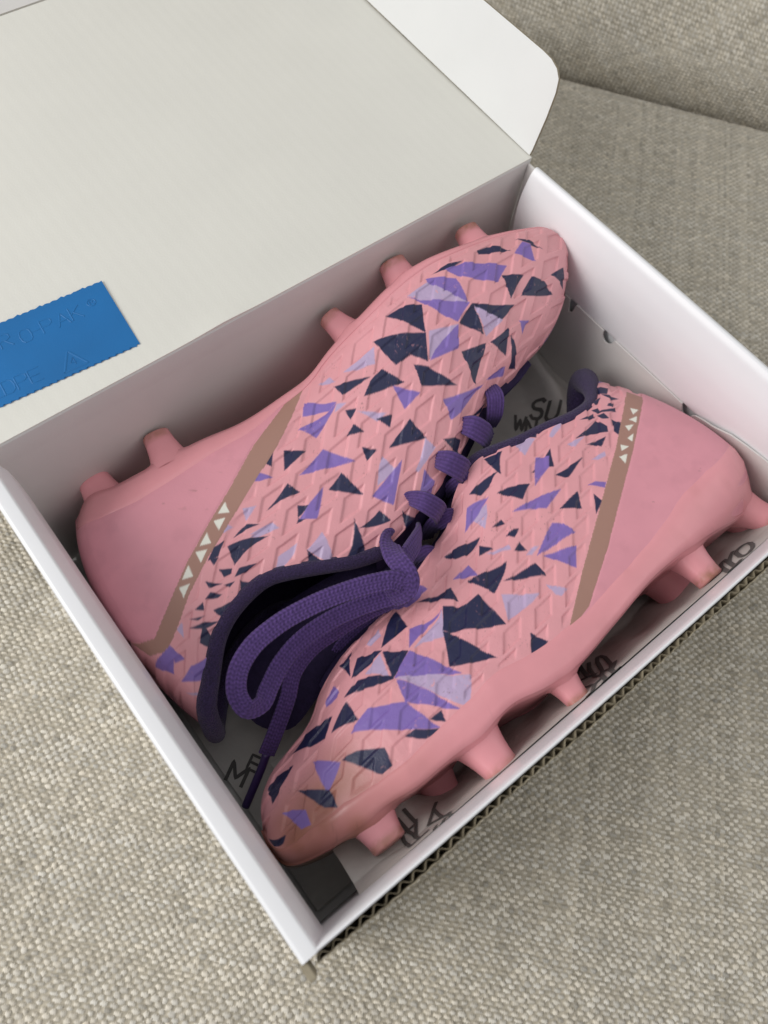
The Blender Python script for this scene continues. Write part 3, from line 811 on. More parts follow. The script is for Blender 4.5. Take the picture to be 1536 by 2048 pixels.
    mark = smoothstep(.60, .72, vnoise(np.c_[U[:, 0] + U[:, 1], (U[:, 0] - U[:, 1])*.35], 420, 55, 2))*ctrm*smoothstep(.2, .5, vnoise(U, 55, 56, 2))
    C = C*(1 - .45*mark[:, None]) + np.array([.30, .15, .12])*.45*mark[:, None]
    for poly in D['white']:
        ids, sd_ = local_sd(poly)
        a = smoothstep(.00018, -.00018, sd_)[:, None]
        C[ids] = C[ids]*(1 - a) + WHITE*a
    V = (P0 + N*h.reshape(ns, nt, 1)).reshape(-1, 3)
    F = grid_faces(ns, nt)
    if flip < 0: F = F[:, ::-1]
    fb = bandm[F].sum(1) >= 2; fc = (ctrm[F].sum(1) >= 3) & ~fb
    def sub(name, sel, matl):
        f = F[sel]; used = np.zeros(len(V), bool); used[f.ravel()] = True; idx = np.cumsum(used) - 1
        me = mesh_np(name, V[used] - O, idx[f]); set_colour(me, C[used])
        return link(name, me, matl, root)
    # ---------- hidden (lower) side, coarser, joined to the upper
    step = 5
    S2, T2 = np.meshgrid(nodes_s(ns)[::step], np.linspace(0, 1, nt)[::step], indexing='ij')
    sub('upper', ~(fb | fc), M['upper']); sub('heel_counter', fc, M['counter']); sub('heel_band', fb, M['band'])
    Ss = np.r_[nodes_s(ns)[::step], 1.0]; Ts = np.r_[np.linspace(0, 1, nt)[::step], 1.0]
    S2, T2 = np.meshgrid(Ss, Ts, indexing='ij')
    P2 = bt.point(S2, T2, -1)
    n2, m2 = S2.shape
    F2 = grid_faces(n2, m2)
    if flip > 0: F2 = F2[:, ::-1]
    me = mesh_np('upper', P2.reshape(-1, 3) - O, F2); 
    C2 = np.tile(PINK, (n2*m2, 1)); uv2 = section_uv(P2).reshape(-1, 2)
    cell = vnoise(uv2, 62, 77, 1); C2[cell > .35] = NAVY; C2[cell < -.45] = PURPLE
    C2[S2.ravel() < .22] = CTR
    set_colour(me, C2); link('upper', me, M['upper'], root)
    # ---------- sole plate
    npl = 420
    s = nodes_s(npl); B, Tt, zm = bt.frame(s)
    dB = np.gradient(B[:, :2], axis=0); dB /= np.linalg.norm(dB, axis=1)[:, None] + 1e-9
    dn = B[:, :2] - Tt[:, :2]; nb = np.stack([-dB[:, 1], dB[:, 0]], 1)
    nb *= np.sign((nb*dn).sum(1))[:, None]
    for i in (0, 1): nb[:, i] = smooth1(nb[:, i], 8)
    nb /= np.linalg.norm(nb, axis=1)[:, None]
    plt_ = np.interp(s, *np.array(D['plate']).T)
    rows = []
    wB = np.maximum(B[:, 2] - zm, 0)
    def side_pt(tf, off, sd_):
        p = bt.point(s, plt_*tf, sd_); 
        # outward: lateral plus a little along the sole normal
        q = p.copy(); q[:, 2] += sd_*off; q[:, :2] += nb*off*.15
        return q
    for tf, off in ((1.06, -.0006), (1.0, .0001), (.93, .0006), (.8, .0009), (.55, .0010), (.25, .0009), (.0, .0006)): rows.append(side_pt(tf, off, 1))
    for f, e in [(f_, .0010*min(1, (1 - abs(f_))*12)) for f_ in np.linspace(.985, -.985, 45)]:
        q = np.c_[B[:, :2] + nb*e, zm + wB*f]; rows.append(q)
    for tf, off in ((.0, .0006), (.25, .0009), (.55, .0010), (.8, .0009), (.93, .0006), (1.0, .0001), (1.06, -.0006)): rows.append(side_pt(tf, off, -1))
    R = np.stack(rows, 1)
    # the plate swells into the root of each stud
    k_side = 7
    for (ss_, wf, ln, ra, rb, ta, tb, fl, lean) in D['studs']:
        b_, t_, z_ = (v[0] for v in bt.frame(np.array([ss_])))
        n_ = np.array([np.interp(ss_, s, nb[:, 0]), np.interp(ss_, s, nb[:, 1])]); n_ /= np.linalg.norm(n_)
        al = np.array([-n_[1], n_[0]]); w_ = max(b_[2] - z_, 0)
        c_ = np.array([b_[0], b_[1], z_ + w_*wf])
        d_ = R - c_
        da = d_[..., 0]*al[0] + d_[..., 1]*al[1]; dn_ = d_[..., 0]*n_[0] + d_[..., 1]*n_[1]
        da = da - lean[0]*.004
        rho = np.sqrt((da/(ta*2.1))**2 + (np.minimum(np.abs(d_[..., 2]) , 9)/(ta*2.0))**2 + (np.minimum(dn_, 0)/.012)**2)
        bump = .0066*np.clip(1 - rho, 0, 1)**1.6*(1.0 + .6*np.clip(1 - rho, 0, 1)**3)
        R[..., 0] += n_[0]*bump; R[..., 1] += n_[1]*bump; R[..., 2] += np.sign(lean[1])*bump*.10
    me = mesh_np('sole_plate', R.reshape(-1, 3) - O, grid_faces(npl, R.shape[1]))
    bm = bmesh.new(); bm.from_mesh(me); bmesh.ops.recalc_face_normals(bm, faces=bm.faces); bm.to_mesh(me); bm.free()
    Cp = np.tile(SOLE, (npl*R.shape[1], 1)); sv = np.repeat(s, R.shape[1])
    dr = smoothstep(.64, .93, sv)*(.5 + .5*smoothstep(-.5, .5, vnoise(R.reshape(-1, 3), 60, 61, 3)))*D['dirt']
    dr = np.maximum(dr, .10*smoothstep(.2, .6, vnoise(R.reshape(-1, 3), 90, 62, 3)))
    Cp = Cp*(1 - dr[:, None]) + DIRT*dr[:, None]
    sp = smoothstep(.70, .80, vnoise(R.reshape(-1, 3), 1500, 63, 2))[:, None]*.35
    Cp = Cp*(1 - sp) + np.array([.2, .1, .07])*sp
    set_colour(me, Cp); link('sole_plate', me, M['plate'], root)
    # ---------- studs
    for (ss_, wf, ln, ra, rb, ta, tb, fl, lean) in D['studs']:
        b_, t_, z_ = (v[0] for v in bt.frame(np.array([ss_])))
        n_ = np.array([np.interp(ss_, s, nb[:, 0]), np.interp(ss_, s, nb[:, 1])]); n_ /= np.linalg.norm(n_)
        al = np.array([-n_[1], n_[0], 0.0]); w_ = max(b_[2] - z_, 0)
        c = np.array([b_[0], b_[1], z_ + w_*wf])
        ax = np.array([n_[0], n_[1], 0]) + np.array([0, 0, lean[1]]) + al*lean[0]
        me = stud_mesh(c, ax, al, ln, ra, rb, ta, tb, fl)
        me.transform(Matrix.Translation(-Vector(O)))
        link('stud', me, M['plate'], root)
    # ---------- inside lining
    sl = np.linspace(.012, .46, 90); tl = np.r_[np.linspace(1.0, .12, 26)]
    Sl, Tl = np.meshgrid(sl, tl, indexing='ij')
    inn = []
    for sd_ in (1, -1):
        p = bt.point(Sl, Tl, sd_, -.0030)
        zmm = np.interp(Sl, bt.zm[:, 0], bt.zm[:, 1])
        p[..., 2] = np.where(sd_*(p[..., 2] - zmm) < .0005, zmm + sd_*.0005, p[..., 2])
        cx = bt.point(np.full_like(Sl, .2), np.full_like(Tl, .6), 1)[..., :2]
        p[..., :2] += (cx - p[..., :2])*.035
        inn.append(p)
    Pin = np.concatenate([inn[0], inn[1][:, ::-1]], 1)
    me = mesh_np('lining', Pin.reshape(-1, 3) - O, grid_faces(90, 52))
    link('lining', me, M['lining'], root)
    # ---------- collar binding, a padded knit tube round the mouth
    cs = np.r_[np.linspace(D['collar_end'], .0, 90)]
    up_side = bt.point(cs, np.full_like(cs, 1.0), 1); lo_side = bt.point(cs[::-1], np.full_like(cs, 1.0), -1)
    loop = np.concatenate([up_side, lo_side[1:]])
    for i in range(3): loop[:, i] = smooth1(loop[:, i], 3)
    Bc, Tc, _ = bt.frame(np.r_[cs, cs[::-1][1:]])
    vin = Tc[:, :2] - Bc[:, :2]; vin /= np.linalg.norm(vin, axis=1)[:, None]
    zc = np.interp(np.r_[cs, cs[::-1][1:]], bt.zm[:, 0], bt.zm[:, 1])
    loop[:, :2] -= vin*.0004
    loop[:, 2] += np.clip((zc - loop[:, 2])*.10, -.0016, .0016)
    rb_ = D['binding']
    sl_ = np.r_[cs, cs[::-1][1:]]; rbv = rb_*(1 + D['pad']*np.exp(-(sl_/.05)**2))
    upn = np.c_[vin, np.zeros(len(loop))]
    tube('collar_binding', loop - O, np.stack([rbv, rbv*1.05], 1), upn, M['binding'], root, 18)
    # ---------- tongue between the eyelet edges
    st = np.linspace(D['collar_end'] - .03, .80, 60); q = np.linspace(-1, 1, 17)
    A = bt.point(st, np.full_like(st, .985), 1); Bq = bt.point(st, np.full_like(st, .985), -1)
    Bc, Tc, _ = bt.frame(st); vin = Tc[:, :2] - Bc[:, :2]; vin /= np.linalg.norm(vin, axis=1)[:, None]
    Vg = np.zeros((60, 17, 3))
    for j, k in enumerate(q):
        m_ = (A + Bq)/2 + (A - Bq)/2*k
        m_[:, :2] += vin*((1 - k*k)*.0045 - .0015)[..., None] if np.ndim(k) else vin*((1 - k*k)*.0045 - .0015)
        Vg[:, j] = m_
    link('tongue', mesh_np('tongue', Vg.reshape(-1, 3) - O, grid_faces(60, 17)), M['lining'], root)
    if 'tongue' in D:                        # the loose end of the tongue lolling out of the mouth
        c_ = np.array(D['tongue']); mid_ = c_.mean(0); rr = np.linspace(0, 1, 9)
        n_ = 72; oc = spline(np.r_[c_, c_[:1]], n_ + 1)[:-1]
        Vt_ = np.concatenate([mid_ + (oc - mid_)*r_ + np.array([0, 0, .004*(1 - r_**2)]) for r_ in rr])
        me = mesh_np('tongue_end', Vt_ - O, grid_faces(9, n_, False, True)); link('tongue_end', me, M['lining'], root)
    # ---------- laces
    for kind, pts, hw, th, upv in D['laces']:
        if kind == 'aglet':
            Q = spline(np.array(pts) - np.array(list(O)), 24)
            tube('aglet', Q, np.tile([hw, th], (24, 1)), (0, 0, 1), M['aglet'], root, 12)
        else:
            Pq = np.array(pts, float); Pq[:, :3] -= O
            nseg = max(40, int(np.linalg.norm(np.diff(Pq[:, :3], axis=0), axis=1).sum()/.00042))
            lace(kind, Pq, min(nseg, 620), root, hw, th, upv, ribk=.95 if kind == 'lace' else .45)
    return root
DATA = [{'B': [[-0.13335, 0.10483, 0.042], [-0.12566, 0.1029, 0.056], [-0.10827, 0.09679, 0.066], [-0.08819, 0.09354, 0.07], [-0.06764, 0.09086, 0.073], [-0.04784, 0.08665, 0.075], [-0.02263, 0.08609, 0.078], [-0.00902, 0.08598, 0.081], [0.00773, 0.09034, 0.086], [0.0289, 0.09427, 0.092], [0.05065, 0.09739, 0.098], [0.06853, 0.09748, 0.102], [0.08249, 0.09555, 0.103], [0.09782, 0.09359, 0.102], [0.11326, 0.0917, 0.1], [0.12984, 0.08786, 0.096], [0.14434, 0.08309, 0.089], [0.14863, 0.07498, 0.085], [0.14321, 0.05955, 0.08]], 'T': [[-0.13607, -0.02087, 0.044], [-0.13524, -0.01596, 0.058], [-0.12743, -0.00677, 0.064], [-0.12117, -0.00048, 0.067], [-0.11291, 0.00752, 0.069], [-0.10358, 0.01262, 0.07], [-0.09759, 0.01465, 0.07], [-0.09066, 0.01605, 0.07], [-0.08177, 0.0167, 0.07], [-0.07191, 0.01317, 0.07], [-0.0579, 0.0068, 0.069], [-0.04255, -0.00019, 0.068], [-0.03002, -0.00283, 0.067], [-0.01829, -0.00118, 0.067], [-0.00332, 0.00222, 0.067], [0.01606, 0.00793, 0.068], [0.03496, 0.01583, 0.069], [0.05726, 0.02622, 0.07], [0.07106, 0.03008, 0.07], [0.08533, 0.03231, 0.068], [0.09836, 0.03619, 0.069], [0.11032, 0.03834, 0.07], [0.12294, 0.04331, 0.072], [0.13424, 0.05032, 0.076], [0.14321, 0.05955, 0.08]], 'kB': [(0, 0), (6, 0.37), (12, 0.76), (18, 1)], 'kT': [(0, 0), (12, 0.37), (19, 0.76), (24, 1)], 'zm': [(0, 0.042), (0.37, 0.048), (0.62, 0.062), (0.76, 0.067), (1, 0.08)], 'wm': [(0, 0.032), (0.15, 0.033), (0.37, 0.034), (0.6, 0.04), (0.76, 0.04), (0.9, 0.036), (1, 0.03)], 'nn': [(0, 1.6), (0.37, 1.5), (0.6, 1.6), (0.76, 1.9), (1, 2)], 'f0': [(0, 0.25), (0.37, 0.22), (0.76, 0.2), (1, 0.15)], 'bow': [(0, 0.012), (0.03, 0.011), (0.08, 0.004), (0.14, 0)], 'print': [
 ('N', [(0.7937, 0.1538), (0.8121, 0.1549), (0.8299, 0.206), (0.8393, 0.2616), (0.8093, 0.2248), (0.7928, 0.1895)]), 
 ('P', [(0.8414, 0.2867), (0.8672, 0.226), (0.8792, 0.2656), (0.8701, 0.3885), (0.8536, 0.3222)]), 
 ('N', [(0.8602, 0.1881), (0.8803, 0.2266), (0.895, 0.3284), (0.8807, 0.2714), (0.8692, 0.2268)]), 
 ('N', [(0.701, 0.1587), (0.7417, 0.147), (0.7632, 0.1805), (0.7375, 0.1937)]), 
 ('P', [(0.7278, 0.1786), (0.7626, 0.1966), (0.8188, 0.3345), (0.7869, 0.3937), (0.7565, 0.3148), (0.7371, 0.2549)]), 
 ('N', [(0.801, 0.3698), (0.8371, 0.4304), (0.7905, 0.5082)]), 
 ('N', [(0.8503, 0.4602), (0.8694, 0.5268), (0.8813, 0.6549), (0.8121, 0.5286)]), 
 ('N', [(0.8934, 0.5232), (0.9335, 0.5289), (0.93, 0.7418), (0.9159, 0.6394)]), 
 ('L', [(0.6402, 0.1729), (0.6844, 0.1871), (0.7173, 0.3818), (0.7221, 0.4104), (0.6928, 0.3433), (0.6547, 0.2545)]), 
 ('P', [(0.688, 0.1578), (0.7324, 0.2635), (0.7216, 0.4028), (0.716, 0.3865), (0.6853, 0.1953)]), 
 ('P', [(0.6389, 0.1779), (0.6547, 0.2545), (0.7114, 0.3852), (0.7221, 0.4104), (0.6836, 0.4509), (0.6718, 0.3964)]), 
 ('N', [(0.5866, 0.155), (0.6168, 0.1938), (0.6513, 0.2761), (0.6239, 0.388), (0.609, 0.3083)]), 
 ('N', [(0.5411, 0.2048), (0.5791, 0.2891), (0.6239, 0.388), (0.5963, 0.478), (0.5786, 0.3995), (0.5463, 0.38)]), 
 ('L', [(0.6297, 0.3937), (0.6725, 0.4481), (0.6823, 0.4609), (0.642, 0.4748), (0.6014, 0.4784)]), 
 ('P', [(0.6823, 0.4609), (0.6598, 0.5432), (0.6002, 0.4815), (0.6206, 0.4689)]), 
 ('N', [(0.7248, 0.4189), (0.7923, 0.547), (0.7548, 0.5682), (0.7253, 0.4359)]), 
 ('N', [(0.7248, 0.4189), (0.7253, 0.4359), (0.7138, 0.5787), (0.6845, 0.4589)]), 
 ('L', [(0.7258, 0.434), (0.7567, 0.5717), (0.7156, 0.5951)]), 
 ('N', [(0.661, 0.5636), (0.7104, 0.6202), (0.6553, 0.741)]), 
 ('N', [(0.7178, 0.6325), (0.7617, 0.6266), (0.7375, 0.759)]), 
 ('N', [(0.7625, 0.6633), (0.7616, 0.7351), (0.7545, 0.9095), (0.7376, 0.8618), (0.7493, 0.7537)]), 
 ('P', [(0.7894, 0.6407), (0.8098, 0.6854), (0.7848, 0.7192)]), 
 ('L', [(0.4694, 0.1821), (0.537, 0.2386), (0.5202, 0.3048), (0.4901, 0.2485)]), 
 ('L', [(0.4232, 0.0988), (0.4464, 0.1179), (0.4483, 0.1781)]), 
 ('N', [(0.5735, 0.4361), (0.5911, 0.4878), (0.6229, 0.6531), (0.5626, 0.5138)]), 
 ('N', [(0.4718, 0.3597), (0.4977, 0.3364), (0.5236, 0.3423), (0.5423, 0.452)]), 
 ('N', [(0.441, 0.1866), (0.5007, 0.3278), (0.4437, 0.2724)]), 
 ('P', [(0.5214, 0.4212), (0.5546, 0.5274), (0.5164, 0.5176)]), 
 ('P', [(0.5843, 0.6294), (0.6725, 0.7837), (0.6085, 0.7564), (0.5791, 0.7231)]), 
 ('P', [(0.6802, 0.7754), (0.7285, 0.8116), (0.7197, 0.8699), (0.6921, 0.8114)]), 
 ('N', [(0.6239, 0.8493), (0.665, 0.916), (0.6587, 0.9944)]), 
 ('N', [(0.4325, 0.3283), (0.4506, 0.3654), (0.4309, 0.3757)]), 
 ('L', [(0.4481, 0.3755), (0.4871, 0.4727), (0.4669, 0.4649), (0.4587, 0.4255)]), 
 ('N', [(0.4675, 0.4558), (0.4939, 0.4925), (0.478, 0.5196)]), 
 ('N', [(0.411, 0.4127), (0.4312, 0.3988), (0.439, 0.4502)]), 
 ('P', [(0.3855, 0.1256), (0.4291, 0.2723), (0.4101, 0.2746), (0.3699, 0.1925)]), 
 ('P', [(0.4298, 0.2742), (0.4124, 0.2961), (0.3691, 0.3383), (0.3526, 0.2517), (0.4023, 0.2762)]), 
 ('L', [(0.4273, 0.2792), (0.4423, 0.3157), (0.4155, 0.304)]), 
 ('N', [(0.5144, 0.5577), (0.5213, 0.6655), (0.4582, 0.5654)]), 
 ('N', [(0.548, 0.7435), (0.573, 0.8097), (0.5824, 0.8736), (0.5656, 0.9274), (0.5561, 0.8386)]), 
 ('N', [(0.4201, 0.4828), (0.439, 0.532), (0.4167, 0.535)]), 
 ('N', [(0.2821, 0.3362), (0.3068, 0.2843), (0.2895, 0.365)]), 
 ('N', [(0.3173, 0.3178), (0.3449, 0.3642), (0.3026, 0.3992)]), 
 ('P', [(0.3677, 0.3951), (0.401, 0.5066), (0.358, 0.4645), (0.3172, 0.4412)]), 
 ('P', [(0.2554, 0.4031), (0.269, 0.3727), (0.2831, 0.41), (0.2625, 0.4106)]), 
 ('N', [(0.3427, 0.5375), (0.372, 0.5043), (0.3831, 0.6228)]), 
 ('N', [(0.2494, 0.5433), (0.2964, 0.4579), (0.3059, 0.5049), (0.2737, 0.5159)]), 
 ('L', [(0.4408, 0.5665), (0.449, 0.6432), (0.4088, 0.6351), (0.4259, 0.5866)]), 
 ('P', [(0.4662, 0.6395), (0.4401, 0.6901), (0.415, 0.7508), (0.3924, 0.6493), (0.4286, 0.6403)]), 
 ('L', [(0.4946, 0.7035), (0.5195, 0.6612), (0.5276, 0.7304), (0.4795, 0.738), (0.4754, 0.7202)]), 
 ('P', [(0.4911, 0.751), (0.4977, 0.8607), (0.4844, 0.9402), (0.4645, 0.8228)]), 
 ('N', [(0.2926, 0.5532), (0.3056, 0.5675), (0.3238, 0.5828), (0.2971, 0.5864), (0.2837, 0.6075)]), 
 ('N', [(0.2782, 0.6311), (0.2843, 0.608), (0.2927, 0.6212)]), 
 ('P', [(0.3389, 0.5175), (0.3068, 0.6338), (0.2843, 0.6136), (0.3109, 0.5569)]), 
 ('N', [(0.3517, 0.7353), (0.3921, 0.7177), (0.3995, 0.8032)]), 
 ('N', [(0.4224, 0.8065), (0.4429, 1.0), (0.4141, 1.0)]), 
 ('L', [(0.2142, 0.6261), (0.2467, 0.5995), (0.2541, 0.6335), (0.223, 0.6316)]), 
 ('N', [(0.3158, 0.903), (0.352, 0.6869), (0.3395, 1.0), (0.3378, 1.0)]), 
 ('L', [(0.2732, 0.7795), (0.3041, 0.6959), (0.3028, 0.793), (0.2953, 0.9597)]), 
 ('N', [(0.2727, 0.7789), (0.2946, 1.0), (0.2629, 0.9244)]), 
 ('L', [(0.2153, 0.9491), (0.2331, 0.7833), (0.2654, 0.7268), (0.2536, 0.7922)]), 
 ('N', [(0.4215, 0.4854), (0.4387, 0.5364), (0.4159, 0.5333)]), 
 ('L', [(0.2227, 0.5042), (0.2412, 0.5105), (0.2184, 0.5612)]), 
 ('N', [(0.1916, 0.6004), (0.217, 0.5743), (0.2333, 0.5929), (0.2055, 0.5998)]), 
 ('L', [(0.2133, 0.6369), (0.2491, 0.5993), (0.2534, 0.6326), (0.2214, 0.648)]), 
 ('N', [(0.18, 0.6142), (0.2343, 0.6563), (0.1769, 0.7089)]), 
 ('L', [(0.1775, 0.5576), (0.193, 0.5353), (0.1997, 0.56)]), 
 ('N', [(0.1633, 0.5804), (0.1801, 0.5857), (0.1626, 0.6231), (0.1466, 0.6051)]), 
 ('N', [(0.1495, 0.6016), (0.1624, 0.6284), (0.1517, 0.6404)]), 
 ('N', [(0.1552, 0.6676), (0.1725, 0.7119), (0.1676, 0.731), (0.1572, 0.7177)]), 
 ('N', [(0.1696, 0.7598), (0.1807, 0.7372), (0.2048, 0.7822), (0.186, 0.787)]), 
 ('N', [(0.1311, 0.6592), (0.1514, 0.7393), (0.1321, 0.6977)]), 
 ('N', [(0.1507, 0.7437), (0.1668, 0.781), (0.1577, 0.7858)]), 
 ('N', [(0.1744, 0.8027), (0.2054, 1.0), (0.1772, 1.0), (0.1633, 0.9415)]), 
 ('N', [(0.1246, 0.7135), (0.1313, 0.7135), (0.144, 0.777), (0.1355, 0.7664), (0.1201, 0.7127)]), 
 ('N', [(0.1223, 0.7863), (0.152, 0.8759), (0.1351, 1.0)]), 
 ('N', [(0.1346, 0.9067), (0.1613, 0.94), (0.1529, 1.0)]), 
 ('N', [(0.1004, 0.6956), (0.1161, 0.7126), (0.1114, 0.742)]), 
 ('N', [(0.0864, 0.6894), (0.1086, 0.7593), (0.0962, 0.735)]), 
 ('N', [(0.0796, 0.7083), (0.1042, 0.7742), (0.1232, 0.8825), (0.1015, 0.8062)]), 
 ('N', [(0.0786, 0.7845), (0.0976, 0.7714), (0.1005, 0.809), (0.0996, 0.9894)]), 
 ('L', [(0.0664, 0.6639), (0.0764, 0.6695), (0.0662, 0.7045)]), 
 ('P', [(0.0494, 0.6717), (0.0478, 0.6961), (0.029, 0.7255), (0.0183, 0.6475)]), 
 ('P', [(0.0492, 0.6757), (0.0514, 0.744), (0.0392, 0.7143)]), 
 ('P', [(0.0301, 0.7663), (0.0518, 0.7845), (0.0805, 0.8872), (0.0565, 0.915)]), 
